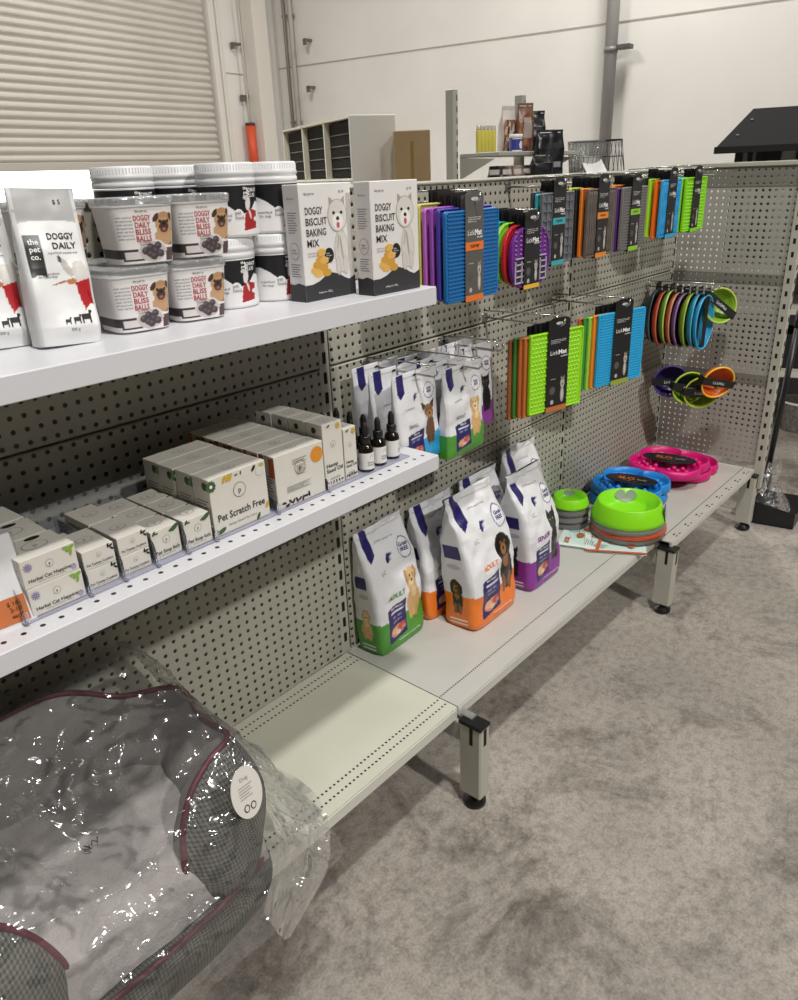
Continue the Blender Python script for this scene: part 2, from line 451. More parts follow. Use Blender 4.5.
# ================================================================== the room
RM = Matrix.Translation((-1.25, -1.34, 0)) @ Matrix.Rotation(R(8), 4, 'Z')   # the hall stands 8 degrees off the shelving
def room_mb():
    m = MB(); m.X = RM; return m
def concrete():
    m = bpy.data.materials.new('concrete'); m.use_nodes = True; nt = m.node_tree; b = nt.nodes['Principled BSDF']; N = nt.nodes.new; L = nt.links.new
    g = N('ShaderNodeNewGeometry')
    def noise_(sc, det, dist=0, rough=.55):
        n = N('ShaderNodeTexNoise'); n.inputs['Scale'].default_value = sc; n.inputs['Detail'].default_value = det
        n.inputs['Distortion'].default_value = dist; n.inputs['Roughness'].default_value = rough; L(g.outputs['Position'], n.inputs['Vector']); return n.outputs[0]
    def ramp(o, p0, c0, p1, c1):
        r = N('ShaderNodeValToRGB'); r.color_ramp.elements[0].position = p0; r.color_ramp.elements[1].position = p1
        r.color_ramp.elements[0].color = lin(c0) if isinstance(c0, str) else (c0,)*3+(1,); r.color_ramp.elements[1].color = lin(c1) if isinstance(c1, str) else (c1,)*3+(1,)
        L(o, r.inputs[0]); return r.outputs[0]
    def mul(a, c, f=1.0):
        x = N('ShaderNodeMix'); x.data_type = 'RGBA'; x.blend_type = 'MULTIPLY'; x.inputs['Factor'].default_value = f
        L(a, x.inputs['A']); L(c, x.inputs['B']); return x.outputs['Result']
    base = ramp(noise_(1.3, 6, .4), .3, '938c84', .7, 'b8b0a6')
    c = mul(base, ramp(noise_(2.6, 10, .5, .78), .36, '7c766f', .50, 'ffffff'), .7)
    c = mul(c, ramp(noise_(38, 6, .3, .7), .3, '9c9890', .55, 'ffffff'), .6)
    c = mul(c, ramp(noise_(160, 3), .3, 'b4b2ae', .6, 'ffffff'), .5)
    # pale scuffs of plaster
    v = N('ShaderNodeTexVoronoi'); v.inputs['Scale'].default_value = 3.4; L(g.outputs['Position'], v.inputs['Vector'])
    sp = ramp(v.outputs['Distance'], .035, 1.0, .05, 0.0)
    mx = N('ShaderNodeMix'); mx.data_type = 'RGBA'; mx.inputs['Factor'].default_value = 0; L(c, mx.inputs['A']); mx.inputs['B'].default_value = lin('c9c6bf')
    L(mx.outputs['Result'], b.inputs['Base Color'])
    rr = N('ShaderNodeMapRange'); rr.inputs['To Min'].default_value = .42; rr.inputs['To Max'].default_value = .75; L(noise_(4, 5), rr.inputs['Value']); L(rr.outputs[0], b.inputs['Roughness'])
    bp = N('ShaderNodeBump'); bp.inputs['Strength'].default_value = .25; bp.inputs['Distance'].default_value = .004; L(noise_(70, 6), bp.inputs['Height']); L(bp.outputs[0], b.inputs['Normal'])
    return m
CONC = concrete()
WALLM = mat('wall_paint', 'e4e1dc', .75, noise_amt=.04, noise_scale=1.5)
TRIMM = mat('trim_paint', 'dcd8d0', .6)
def jm(m, *a): m.box(*a)
U0, U1, V0, V1, ZC = -7, 8.7, -8.5, 7.4, 6.2
m = room_mb(); m.box(U0-.2, V0-.2, -.15, U1+.2, V1+9, 0, CONC); struct(m, 'floor')
m = room_mb(); m.box(U0-.2, V0-.2, ZC, U1+.2, V1+.2, ZC+.15, mat('ceiling_foil', '5c5c5a', .6)); struct(m, 'ceiling')
DL, DR, DT = 1.2, 7.48, 4.7
JM = M('a9a49b', .8)
m = room_mb(); m.box(U0, V1, 0, DL, V1+.2, ZC, WALLM); m.box(DR, V1, 0, U1+.2, V1+.2, ZC, WALLM); m.box(DL, V1, DT, DR, V1+.2, ZC, WALLM)
m.box(DR+.2, V1-.004, 2.735, 8.0, V1, 2.75, JM)
struct(m, 'wall_back')
m = room_mb(); m.box(U1, V0, 0, U1+.2, V1, ZC, WALLM); m.box(U1-.004, V0, 2.85, U1, V1, 2.865, JM); m.box(U1-.004, 3.02, 0, U1, 3.03, ZC, JM); struct(m, 'wall_right')
m = room_mb(); m.box(U0-.2, V0, 0, U0, V1, ZC, mat('wall_dark', '4c4b48', .8)); struct(m, 'wall_left')
m = room_mb(); m.box(U0, V0-.2, 0, U1, V0, ZC, mat('wall_dark', '4c4b48', .8)); struct(m, 'wall_front')
m = room_mb(); m.box(8.0, 7.15, 0, 8.25, V1, ZC, M('d9d4cb', .6), .004); struct(m, 'trim_1')          # column beside the door
# roller door, curtain half raised
m = room_mb(); z = 1.775; pitch = .078; prof = []
while z < DT+.1:
    for k in range(6):
        t = k/6; prof.append((.018*math.sin(math.pi*min(1, t*1.25)) if t < .8 else -.006, z+t*pitch))
    z += pitch
vs = []; fs = []
for y, zz in prof:
    vs += [(DL-.02, V1+.06-y, zz), (DR+.01, V1+.06-y, zz)]
for i in range(len(prof)-1): fs.append((2*i, 2*i+1, 2*i+3, 2*i+2))
SLAT = mat('door_slats', 'c9c3bb', .45, noise_amt=.05, noise_scale=2)
m.add(vs, fs, SLAT, False)
m.box(DL, V1+.03, 1.70, DR, V1+.09, 1.775, M('b9b3aa', .5), .006)
struct(m, 'door_1')
m = room_mb(); m.box(DR, V1-.05, 0, DR+.09, V1+.12, DT+.1, TRIMM, .006); m.box(DR+.14, V1-.03, 0, DR+.2, V1, DT+.1, TRIMM, .004); struct(m, 'trim_2')
m = room_mb(); m.box(DL-.09, V1-.05, 0, DL, V1+.12, DT+.1, TRIMM, .006); struct(m, 'trim_3')
# conduits and the down pipe
m = room_mb(); m.cyl((U1-.07, 7.19, 0), (U1-.07, 7.19, ZC), .022, M('8c8680', .5), 12); m.cyl((U1-.07, 7.09, 0), (U1-.07, 7.09, ZC), .03, M('b3aea6', .5), 12)
for z_ in (1.2, 2.2, 3.4, 4.6): m.box(U1-.07, 7.05, z_, U1-.03, 7.23, z_+.03, M('8c8680', .5))
tag(m.build('conduit'), 'pair of thin grey conduits running up the wall beside the corner column', 'pipe')
m = room_mb(); m.cyl((U1-.12, 2.93, 0), (U1-.12, 2.93, ZC), .062, M('8f8d8a', .45), 20)
for z_ in (1.0, 2.58, 4.6): m.cyl((U1-.12, 2.93, z_), (U1-.12, 2.93, z_+.05), .07, M('7d7b78', .45), 20)
p = m.build('drain_pipe'); tag(p, 'thick grey vertical pipe fixed to the pale side wall', 'pipe')
m = room_mb(); m.box(U1-.18, 2.72, 2.6, U1-.06, 2.86, 2.64, M('55524e', .5), .004); m.build('bracket', p)
# small steel cleats by the column and orange sleeve
for (u, v, z_, lab) in ((7.9, 7.36, 3.06, 'small steel cleat on the column, upper one by the roller door'), (7.97, 7.36, 2.5, 'small steel cleat on the column, lower one by the roller door'),
                   (8.66, 6.85, 3.12, 'small steel cleat on the side wall near the corner, upper'), (8.66, 6.85, 2.6, 'small steel cleat on the side wall near the corner, lower')):
    m = room_mb(); m.box(u-.09, v-.03, z_-.015, u+.05, v+.02, z_+.012, M('6b6660', .5), .003); m.box(u-.09, v-.03, z_-.06, u-.07, v+.02, z_, M('6b6660', .5)); tag(m.build('cleat'), lab, 'bracket')
t = thing('cable_drop', 'cable down the column ending in an orange protective sleeve', 'cable', RM @ Vector((7.93, 7.3, 0)), R(8))
m = MB(); m.cyl((0, 0, .2), (0, 0, 5.5), .012, M('bdb8b0', .5), 10); m.build('cable', t)
m = MB(); m.cyl((0, 0, 1.5), (0, 0, 2.18), .055, M('d8512b', .5), 20); m.cyl((0, 0, 2.17), (0, 0, 2.2), .06, M('4a3a34', .6), 20); m.build('orange_sleeve', t)
# outside: a yellow barrier rail
t = thing('barrier_rail', 'yellow barrier rail outside beyond the half open roller door', 'barrier', RM @ Vector((4.2, 12.0, 0)), R(8))
m = MB(); m.box(-4.5, -.05, 1.38, 1.2, .05, 1.52, M('f0d428', .5), .01); m.build('rail', t)
for x in (-4, -1.5, 1): m = MB(); m.box(x-.05, -.05, 0, x+.05, .05, 1.5, M('f0d428', .5)); m.build('post', t)

# ================================================================== the gondola
HB = .285
G = thing('gondola_shelving', 'long grey perforated steel shelving run with low deck, two upper shelves and an end panel', 'shelving')
PERF = perf_mat('perforated_grey', 'b0ada0', rad=.18)
PERFY = perf_mat('perforated_end', 'aaa7a0', ax='Y', through=True, rad=.2)
STEEL = mat('painted_steel', 'b9b7ab', .42, noise_amt=.04, noise_scale=8)
STEELD = mat('steel_rail', '8d8b84', .42)
DARK = mat('slot_black', '0b0b0b', .7)
BLACKP = mat('black_plastic', '151515', .35)
CREAM = perf_mat('deck_cream', 'd3d2c2', ax='X', pitch=.0125, rad=.24, ax2='Y', pitch2=.0125, rows=[(-.3685, -.3565), (-.3435, -.3315), (-.031, -.019), (-.056, -.044)], rough=.35)
DECKG = perf_mat('deck_grey', 'c6c4be', ax='X', pitch=.009, rad=.28, ax2='Y', pitch2=.009, rows=[(-.3375, -.3285)], rough=.4)
DECK3 = mat('deck_far', 'c2bfb6', .42, noise_amt=.05, noise_scale=10)
SHELFW = mat('shelf_white', 'e3e3e6', .35, noise_amt=.02, noise_scale=10)
BAYS = [(-1.2, 0.0), (0.0, 1.2), (1.2, 2.1)]
ROWS = [(.0, .283), (.286, .706), (.710, 1.108), (1.112, 1.512)]
for bi, (a, b) in enumerate(BAYS):
    for (z0, z1) in ROWS[1:]:
        m = MB(); m.box(a+.02, 0, z0, b-.016, .014, z1, PERF, .003); m.build('back_panel', G)
    m = MB(); m.box(a+.02, .062, .3, b-.016, .07, 1.51, STEEL); m.build('rear_panel', G)
for x in (-1.2, 0, 1.2, 2.1):
    m = MB(); m.box(x-.016, 0.004, .03, x+.018, .066, 1.50, STEEL, .002)
    z = .32
    while z < 1.48:
        m.box(x-.004, .0025, z, x+.006, .006, z+.028, DARK); z += .05
    m.build('upright', G)
m = MB(); m.box(-1.2, -.006, 1.508, 2.1, .076, 1.517, STEEL, .003); m.build('top_rail', G)
# decks
def deck(a, b, D, z, mt, lip, name='base_deck'):
    m = MB(); m.box(a+.002, -D, z-.003, b-.002, -.001, z, mt); m.box(a+.002, -D-.001, z-lip, b-.002, -D+.012, z-.002, lipm, .003)
    m.box(a+.002, -D+.02, z-lip+.006, b-.002, -.01, z-.018, STEELD)
    return m.build(name, G)
lipm = mat('cream_lip', 'd6d5ca', .38); deck(-1.2, 0, .394, HB, CREAM, .036)
lipm = mat('grey_lip', 'd0cec6', .38); deck(0, 1.2, .394, HB-.001, DECKG, .034)
d3 = deck(1.2, 2.1, .456, HB, DECK3, .03)
m = MB()
for i in range(8):   # slot pairs along the near edge of the far deck
    x = 1.26+i*.108
    m.box(x, -.448, HB, x+.012, -.444, HB+.0006, DARK); m.box(x+.028, -.448, HB, x+.04, -.444, HB+.0006, DARK)
    m.box(x+.004, -.436, HB, x+.02, -.431, HB+.0006, DARK)
m.box(1.2, -.412, HB, 2.1, -.410, HB+.0005, DARK)
m.build('deck_slots', d3)
for i, x in enumerate((0, 1.2, 2.085)):
    lg = MB(); lg.box(x-.021, -.478, .035, x+.021, -.412, .262, STEEL, .004)
    for z in (.235, .18, .1): lg.box(x+.0205, -.45, z-.012, x+.0216, -.436, z+.012, DARK)
    lg.box(x-.0216, -.455, .205, x-.0205, -.445, .26, DARK); lg.box(x-.006, -.4786, .205, x+.006, -.477, .255, DARK)
    leg = lg.build('leg', G)
    m = MB(); m.box(x-.023, -.48, .256, x+.023, -.41, .268, BLACKP, .003); m.build('cap', leg)
    m = MB(); m.lathe([(.027, 0), (.03, .004), (.03, .014), (.014, .024), (.012, .04)], BLACKP, 24, (x, -.447, 0)); m.build('foot', leg)
    m = MB(); m.box(x-.012, -.412, .19, x+.012, 0.0, .25, STEEL, .003)
    if i == 0: m.box(x-.004, -.44, .262, x+.02, -.39, .272, M('c9c9c6', .25, metal=.8), .002)
    m.build('base_bracket', G)
# end panel
for (z0, z1) in ((.312, .66), (.70, 1.07), (1.11, 1.44)):
    m = MB(); m.box(2.102, -.452, z0, 2.108, -.002, z1, PERFY); m.build('end_panel', G)
RAIL_SHADE = perf_mat('perforated_rail_shade', '827f78', ax='Y', through=True, rad=.14)  # joint strips in darker metal; the top one's dark tone paints in shading
for z0, z1 in ((.66, .70), (1.07, 1.11), (1.44, 1.512)):
    m = MB(); m.box(2.100, -.452, z0, 2.110, -.002, z1, RAIL_SHADE); m.build('end_rail_shade', G)
m = MB(); m.box(2.094, -.492, .2, 2.122, -.452, 1.52, STEEL, .003)
z = .33
while z < 1.5:
    m.box(2.0935, -.476, z, 2.0945, -.466, z+.02, DARK); m.box(2.102, -.4926, z, 2.114, -.4914, z+.02, DARK); z += .05
m.build('end_upright', G)
m = MB(); m.box(2.094, -.492, 1.512, 2.125, .07, 1.530, STEEL, .003); m.build('end_cap', G)
# the two upper shelves of the near bay
LIPW = mat('lip_white', 'd6d6db', .35)
def shelf(D, z, lip, holes):
    mt = perf_mat('shelf_top_%d' % round(z*100), 'd6d6db', ax='X', pitch=.028, rad=.15, ax2='Y', pitch2=.014, rows=[(-.3285, -.3155)] if holes else [(-2, -1)], rough=.33)
    m = MB(); m.box(-1.19, -D, z-.003, -.004, -.004, z, mt); m.box(-1.19, -D-.001, z-lip, -.004, -D+.002, z+.0003, LIPW, .0015)
    m.box(-1.19, -D+.02, z-.02, -.004, -.01, z-.012, STEELD); m.box(-.006, -D, z-lip+.004, -.003, -.006, z-.003, LIPW)
    s = m.build('upper_shelf', G)
    for x in (-1.186, -.014):
        m = MB(); m.prism([(-.006, -.02), (-D+.06, -.03), (-D+.06, -.05), (-.006, -.11)], (x, 0, z), (0, 1, 0), (0, 0, 1), (.004, 0, 0), STEEL); m.build('shelf_bracket', s)
Z1, Z2 = 1.324, .9587
shelf(.350, Z1, .036, False); shelf(.348, Z2, .034, True)
# ================================================================== printed artwork
UX, UZ = (1, 0, 0), (0, 0, 1)
INK = M('1d1d1f', .5); RED = M('b3202c', .45); WHITE = M('f2f2f0', .45); ORANGE = M('e8702a', .5)
def stripe_text(mb, rows, x, y, w, h, o, u, v, m=INK, gap=1.8):
    """small print too fine to read: thin grey bars"""
    for i in range(rows):
        ww = w*(1, .82, .93, .7, .88)[i % 5]
        mb.poly([(x, y-i*h*gap), (x+ww, y-i*h*gap), (x+ww, y-i*h*gap+h), (x, y-i*h*gap+h)], o, u, v, m, .0006)
DOG_PALE = [('e', .5, .30, .26, .30, 0, 'd9b27a'), ('e', .5, .62, .2, .2, 0, 'dcb682'), ('e', .34, .76, .09, .14, 25, 'c29a62'), ('e', .66, .76, .09, .14, -25, 'c29a62'),
            ('e', .5, .74, .17, .17, 0, 'e0bd8a'), ('e', .5, .66, .1, .08, 0, 'efd8b0'), ('e', .5, .68, .035, .03, 0, '2a201a'), ('e', .43, .78, .022, .022, 0, '2a201a'),
            ('e', .57, .78, .022, .022, 0, '2a201a'), ('e', .36, .08, .07, .12, 0, 'd2a86c'), ('e', .6, .08, .07, .12, 0, 'd2a86c'), ('e', .52, .46, .1, .1, 0, 'ecd2a6')]
DOG_DARK = [('e', .52, .34, .27, .34, 0, '1e1a18'), ('e', .36, .12, .08, .16, 0, '8a5530'), ('e', .62, .12, .08, .16, 0, '8a5530'), ('e', .5, .5, .12, .12, 0, '9a6238'),
            ('e', .46, .78, .24, .2, 0, '1e1a18'), ('e', .28, .72, .09, .16, 15, '181412'), ('e', .66, .72, .09, .16, -15, '181412'), ('e', .46, .7, .11, .1, 0, 'a06a3c'), ('e', .46, .72, .04, .035, 0, '0c0c0c'),
            ('e', .4, .82, .03, .025, 0, '8a5530'), ('e', .54, .82, .03, .025, 0, '8a5530')]
DOG_BLACK = [('e', .5, .32, .22, .34, 0, '24242a'), ('e', .5, .74, .2, .17, 0, '2a2a30'), ('p', [(.3, .8), (.28, 1.0), (.44, .88)], '24242a'), ('p', [(.7, .8), (.72, 1.0), (.56, .88)], '24242a'),
             ('e', .5, .68, .09, .08, 0, '3a3a40'), ('e', .38, .08, .06, .12, 0, '24242a'), ('e', .62, .08, .06, .12, 0, '24242a'), ('e', .43, .77, .02, .02, 0, 'c9a040'), ('e', .57, .77, .02, .02, 0, 'c9a040')]
DOG_TERRIER = [('e', .5, .34, .2, .34, 0, '6b4a34'), ('p', [(.26, .8), (.18, 1.02), (.44, .9)], '5a3b2a'), ('p', [(.74, .8), (.84, 1.02), (.56, .9)], '5a3b2a'), ('e', .5, .76, .2, .16, 0, '8a6242'),
               ('e', .5, .7, .1, .08, 0, 'a98058'), ('e', .5, .72, .035, .03, 0, '14100e'), ('e', .42, .8, .02, .02, 0, '14100e'), ('e', .58, .8, .02, .02, 0, '14100e'), ('e', .4, .08, .06, .12, 0, '5a3b2a'), ('e', .6, .08, .06, .12, 0, '5a3b2a')]
DOG_BROWN = [('e', .5, .34, .27, .36, 0, '8a6a4a'), ('e', .5, .76, .2, .18, 0, '6b4d34'), ('e', .3, .72, .09, .15, 15, '4a3524'), ('e', .7, .72, .09, .15, -15, '4a3524'), ('e', .5, .68, .1, .09, 0, 'd8c8b0'), ('e', .5, .7, .035, .03, 0, '14100e'), ('e', .5, .4, .12, .16, 0, 'e0d4c0')]
DOG_WHITE = [('e', .56, .26, .27, .27, 0, 'b7b0aa'), ('e', .56, .26, .25, .26, 0, 'd6d1cb'), ('e', .42, .08, .1, .12, 0, 'b7b0aa'), ('e', .42, .085, .085, .11, 0, 'd0cac4'), ('e', .68, .08, .1, .12, 0, 'b7b0aa'), ('e', .68, .085, .085, .11, 0, 'd0cac4'),
             ('p', [(.2, .78), (.2, .93), (.38, .87)], 'a8a09a'), ('p', [(.76, .78), (.76, .93), (.58, .87)], 'a8a09a'), ('e', .48, .70, .36, .20, 0, 'aaa39c'), ('e', .48, .70, .34, .19, 0, 'd9d4ce'),
             ('e', .48, .63, .2, .1, 0, 'eeebe7'), ('e', .48, .665, .06, .025, 0, '17171a'), ('e', .34, .735, .05, .02, 0, '17171a'), ('e', .62, .735, .05, .02, 0, '17171a'), ('e', .48, .585, .06, .04, 0, 'c4606a'),
             ('e', .56, .3, .03, .16, 8, 'b0a9a3'), ('e', .44, .38, .03, .1, -10, 'bdb6b0')]
PUG = [('e', .5, .1, .5, .3, 0, 'c8a078'), ('e', .5, .56, .42, .42, 0, 'c49a72'), ('e', .12, .78, .12, .17, -28, '4a3428'), ('e', .86, .78, .12, .17, 28, '4a3428'), ('e', .5, .86, .26, .1, 0, 'b98e66'), ('e', .5, .46, .24, .22, 0, '4a3530'), ('e', .31, .64, .07, .06, 0, '1a1412'), ('e', .69, .64, .07, .06, 0, '1a1412'),
       ('e', .5, .56, .09, .05, 0, '0c0a0a'), ('e', .5, .36, .1, .05, 0, 'b06a68')]
def flat_art(mb, layers, o, u, v, w, h, step=0.003, m=None):
    """artwork placed on a flat face, polygons slightly lifted one over the next"""
    for i, l in enumerate(layers):
        mm = M(l[-1], .5); lf = .0005+.00004*i
        if l[0] == 'e': mb.ell(l[1]*w, l[2]*h, l[3]*w, l[4]*h, o, u, v, mm, lf, 18, R(l[5]))
        elif l[0] == 'p': mb.poly([(a*w, b*h) for a, b in l[1]], o, u, v, mm, lf)
        else: mb.poly([(l[1]*w, l[2]*h), (l[3]*w, l[2]*h), (l[3]*w, l[4]*h), (l[1]*w, l[4]*h)], o, u, v, mm, lf)

# ================================================================== top shelf: white pouches
PRP = print_mat('pouch_print', .35, .35, 18)
def make_pouch():
    t = thing('treat_pouch', '', 'pouch')
    H = .215
    prof = lambda v: (.046+.0*v, interp(v, [(0, .026), (.12, .03), (.5, .02), (.8, .006), (1, .0015)])[0], v*H)
    L = Loft(prof, 5, 150, 150, wob=lambda x, y, z: .004*nz((x, y, z), 22))
    lay = [('r', 0, .78, 1, 1, 'b4b4b4'), ('e', .5, .765, .5, .035, 0, 'e6e6e6'), ('r', .09, .47, .33, .71, '2b2b2d'), ('p', [(.09, .47), (.33, .47), (.33, .44), (.2, .46), (.09, .44)], '2b2b2d'),
           ('e', .5, .405, .15, .006, 6, 'a86a38'), ('e', .66, .408, .07, .018, 6, 'bd7c44'),
           ('e', .62, .50, .09, .04, -35, 'b9b4ae'), ('e', .54, .555, .035, .02, -35, '4a4644'), ('e', .78, .47, .08, .07, 0, 'c9c5c0'), ('e', .84, .44, .1, .1, 0, 'd5d1cc'),
           ('p', [(.7, .40), (1.0, .43), (1.0, .15), (.9, .12), (.82, .16), (.74, .28)], 'b3262b'), ('e', .86, .2, .12, .05, 20, 'f3f1ef'), ('e', .95, .16, .1, .05, 10, 'f3f1ef'), ('e', .9, .3, .02, .06, 30, '8e1a20')]
    m = MB(); L.mesh(m, PRP, lay, 'e6e6e6', side_base='d6d6d6'); m.build('pouch_body', t)
    m = MB()
    L.text(m, 'DOGGY', .64, .70, .0085, INK, bold=.02, w=.038); L.text(m, 'DAILY', .67, .64, .0085, INK, bold=.02, w=.034)
    L.text(m, 'the\npet\nco.', .21, .62, .0075, WHITE, bold=.02)
    L.text(m, 'superfood supplement', .62, .595, .0028, INK, w=.042); L.text(m, 'natural goodness\nfor happy dogs', .34, .455, .003, INK)
    for i, s in enumerate((.010, .013, .018)):   # three little dog outlines, growing
        x = .42+i*.13; w = s/.104; h = s/H
        for q in ([(0, .3), (0, .7), (.7, .72), (.74, 1), (1, .95), (1, .8), (.86, .72), (.84, .3)], [(.02, 0), (.02, .4), (.14, .4), (.14, 0)], [(.7, 0), (.7, .4), (.84, .4), (.84, 0)]):
            m.add([L.front(x+a*w, .135+b*h, .0009) for a, b in q], [tuple(range(len(q)))], INK)
    L.text(m, '300 g', .55, .10, .004, INK); L.text(m, '$ 5', .70, .915, .006, INK, bold=.01)
    m.build('printing', t)
    m = MB(); m.add([L.front(.02, .86, .0012), L.front(.98, .86, .0012), L.front(.98, .866, .0012), L.front(.02, .866, .0012)], [(0, 1, 2, 3)], M('c2c2c6', .3)); m.build('zip_seal', t)
    return t
pz = make_pouch(); GP = 'white dog supplement pouches on the top shelf'
pz.location = (-.726, -.222, Z1); pz.rotation_euler = (R(-5), R(3), R(-7)); pz['label'] = 'white treat pouch with red coated dog, rightmost one, standing in front on the top shelf'; pz['group'] = GP
dup(pz, (-.80, -.155, Z1), R(-6), 'white treat pouch second from the right, half hidden behind the front pouch', GP, R(-5), R(2))
dup(pz, (-.87, -.1, Z1), R(-6), 'white treat pouch leftmost, cut off by the edge of the photo', GP, R(-5), R(3))

# ---------------------------------------------------------------- square tubs of treat balls
PRL = print_mat('label_print', .45)
CLEAR = film_mat('clear_lid', 'f4f6f8', .7, .12, .3, 60, milk=.22)
def make_tub():
    t = thing('treat_tub', '', 'tub'); H = .082
    prof = lambda v: (lerp(.044, .052, v), lerp(.042, .05, v), .003+v*H)
    L = Loft(prof, 4.5, 180, 90)
    lay = [('r', .03, .05, .5, .26, '3d3336'), ('r', .09, .085, .42, .22, 'ddd9d7'), ('r', .8, .02, 1.0, .25, '5a4346'), ('p', [(.84, .3), (.86, .74), (1.0, .8), (1.0, .3)], '8f6a50')]
    lay += xform(PUG, .62, .40, .34, .5)
    lay += [('e', .56, .22, .25, .2, 0, 'e8e4e2'), ('e', .56, .2, .235, .18, 0, 'c9c2c0')]
    for i, (a, b) in enumerate([(.44, .22), (.53, .28), (.62, .22), (.52, .16), (.66, .3), (.58, .12), (.7, .16)]): lay += [('e', a, b, .065, .07, 0, '4a3f44'), ('e', a-.012, b+.02, .03, .03, 0, '6b5f63')]
    m = MB(); L.mesh(m, PRL, lay, 'ece9e7', side_layers=[('r', .06, .1, .94, .26, '3d3336')], side_base='e4e1df'); m.build('tub_body', t)
    m = MB()
    for i, w in enumerate(('DOGGY', 'DAILY', 'BLISS', 'BALLS')): L.text(m, w, .44, .80-i*.12, .0078, RED, bold=.015, w=.024 if i else .027)
    L.text(m, 'the pet co.', .44, .92, .004, INK, w=.02); L.text(m, 'coconut oil\nchia treats', .44, .36, .0026, INK)
    for i in range(7): L.text(m, 'all natural treat' if i % 2 else 'with real food', .17, .82-i*.062, .0028, INK, w=.022)
    m.build('printing', t)
    m = MB(); prof2 = lambda v: interp(v, [(0, .0535, .0515, .084), (.25, .0545, .0525, .088), (.6, .0545, .0525, .096), (.9, .052, .05, .098), (1, .046, .044, .0975)])
    L2 = Loft(lambda v: prof2(v), 4.5, 64, 12); vs = []
    L2.mesh(m, CLEAR, (), 'ffffff'); m.build('clear_lid', t)
    return t
tb = make_tub(); GT = 'white tubs of treat balls on the top shelf'
tubs = [((-.602, -.208, Z1), -6, 'white tub of dog treat balls, lower row, nearest the pouches and the shelf edge'), ((-.489, -.205, Z1), -9, 'white tub of dog treat balls, lower row, front right beside the black and white jars'),
        ((-.672, -.088, Z1), 2, 'white tub of dog treat balls, lower row, rear left behind the front pouch'), ((-.548, -.085, Z1), 0, 'white tub of dog treat balls, lower row, glimpsed between the two front tubs'),
        ((-.575, -.205, Z1+.0985), -9, 'white tub of dog treat balls, upper row, middle of three'), ((-.468, -.207, Z1+.0985), -8, 'white tub of dog treat balls, upper row, rightmost with the pug face fully visible'),
        ((-.664, -.098, Z1+.0985), 3, 'white tub of dog treat balls, upper row, leftmost of three')]
for i, (l, a, lab) in enumerate(tubs):
    if i == 0: tb.location = l; tb.rotation_euler = (0, 0, R(a)); tb['label'] = lab; tb['group'] = GT
    else: dup(tb, l, R(a), lab, GT)

# ---------------------------------------------------------------- round jars with white screw lids
def make_jar():
    t = thing('supplement_jar', '', 'jar'); H = .082
    L = Loft(lambda v: (.0505, .0505, .004+v*H), 2, 220, 100)
    wave = [(0, .62)]+[(i/24, .60+.13*math.sin(i/24*4.2+2.4)-.12*i/24) for i in range(25)]+[(1, 1), (0, 1)]
    lay = [('p', [(0, .98), (1, .98), (1, .60), (.88, .66), (.78, .52), (.62, .42), (.45, .48), (.3, .62), (.15, .72), (0, .70)], '17161a'),
           ('e', .70, .62, .05, .14, -8, 'd9d5d2'), ('e', .66, .74, .05, .045, 30, 'c9c4c0'), ('e', .73, .83, .03, .05, 0, 'b9b2ae'), ('p', [(.58, .08), (.84, .12), (.88, .46), (.72, .52), (.62, .40)], 'a6222a'),
           ('e', .73, .4, .02, .1, 10, 'd9d5d2'), ('e', .86, .3, .06, .05, 0, 'e8e6e4'), ('e', .51, .4, .085, .115, 0, 'f4f2f0'), ('e', .51, .4, .07, .095, 0, 'e4e2e0')]
    m = MB(); m.lathe([(.046, 0), (.05, .003), (.0502, .005)], WHITE, 48, capt=False); L.mesh(m, PRL, lay, 'eceaea', side_base='eceaea', back=[('r', 0, .55, 1, .98, '17161a')]); m.build('jar_body', t)
    m = MB(); L.text(m, 'the\npet', .67, .88, .005, WHITE, bold=.02); L.text(m, 'JOINT\nPLUS', .80, .83, .006, WHITE, bold=.02)
    L.text(m, 'superfood', .27, .4, .004, INK); L.text(m, 'for dogs', .27, .32, .004, INK)
    L.text(m, 'pet\nfood', .51, .4, .006, M('8e8e90', .5), bold=.01); m.build('printing', t)
    m = MB(); m.lathe([(.0495, .0865), (.0515, .088), (.0515, .0945), (.050, .096), (.050, .099), (.0515, .1), (.0515, .106), (.0503, .1075), (.0503, .118), (.0485, .1205), (.03, .121), (0.001, .121)], mat('lid_white', 'dededf', .4), 60)
    for k in range(60):
        a = 2*math.pi*k/60; m.box(.0500*math.cos(a)-.0008, .05*math.sin(a)-.0008, .109, .0500*math.cos(a)+.0008, .05*math.sin(a)+.0008, .117, mat('lid_white'))
    m.build('screw_lid', t)
    return t
jr = make_jar(); GJ = 'black and white supplement jars on the top shelf'
XJ = (-.372, -.266); k = 0
jars = [((XJ[0], -.158, Z1), 'black, white and red jar, lower row front, left of the pair beside the tubs'), ((XJ[1], -.162, Z1), 'black, white and red jar, lower row front, right beside the baking mix box'),
        ((XJ[0]+.012, -.165, Z1+.1215), 'black, white and red jar, upper row front, left of the pair'), ((XJ[1]+.006, -.165, Z1+.1215), 'black, white and red jar, upper row front, right beside the baking mix box'),
        ((-.497, -.062, Z1+.1215), 'supplement jar of the rear row, leftmost white lid above the treat tubs'), ((-.392, -.057, Z1+.1215), 'supplement jar of the rear row, second white lid from the left'),
        ((-.437, -.056, Z1), None), ((-.29, -.056, Z1), None), ((-.288, -.056, Z1+.1215), 'supplement jar of the rear row, its lid glimpsed behind the front right jar')]
for i, (l, lab) in enumerate(jars):
    if lab is None: continue
    if i == 0: jr.location = l; jr.rotation_euler = (0, 0, R(-24)); jr['label'] = lab; jr['group'] = GJ
    else: dup(jr, l, R(-24+random.Random(i).uniform(-6, 6)), lab, GJ)
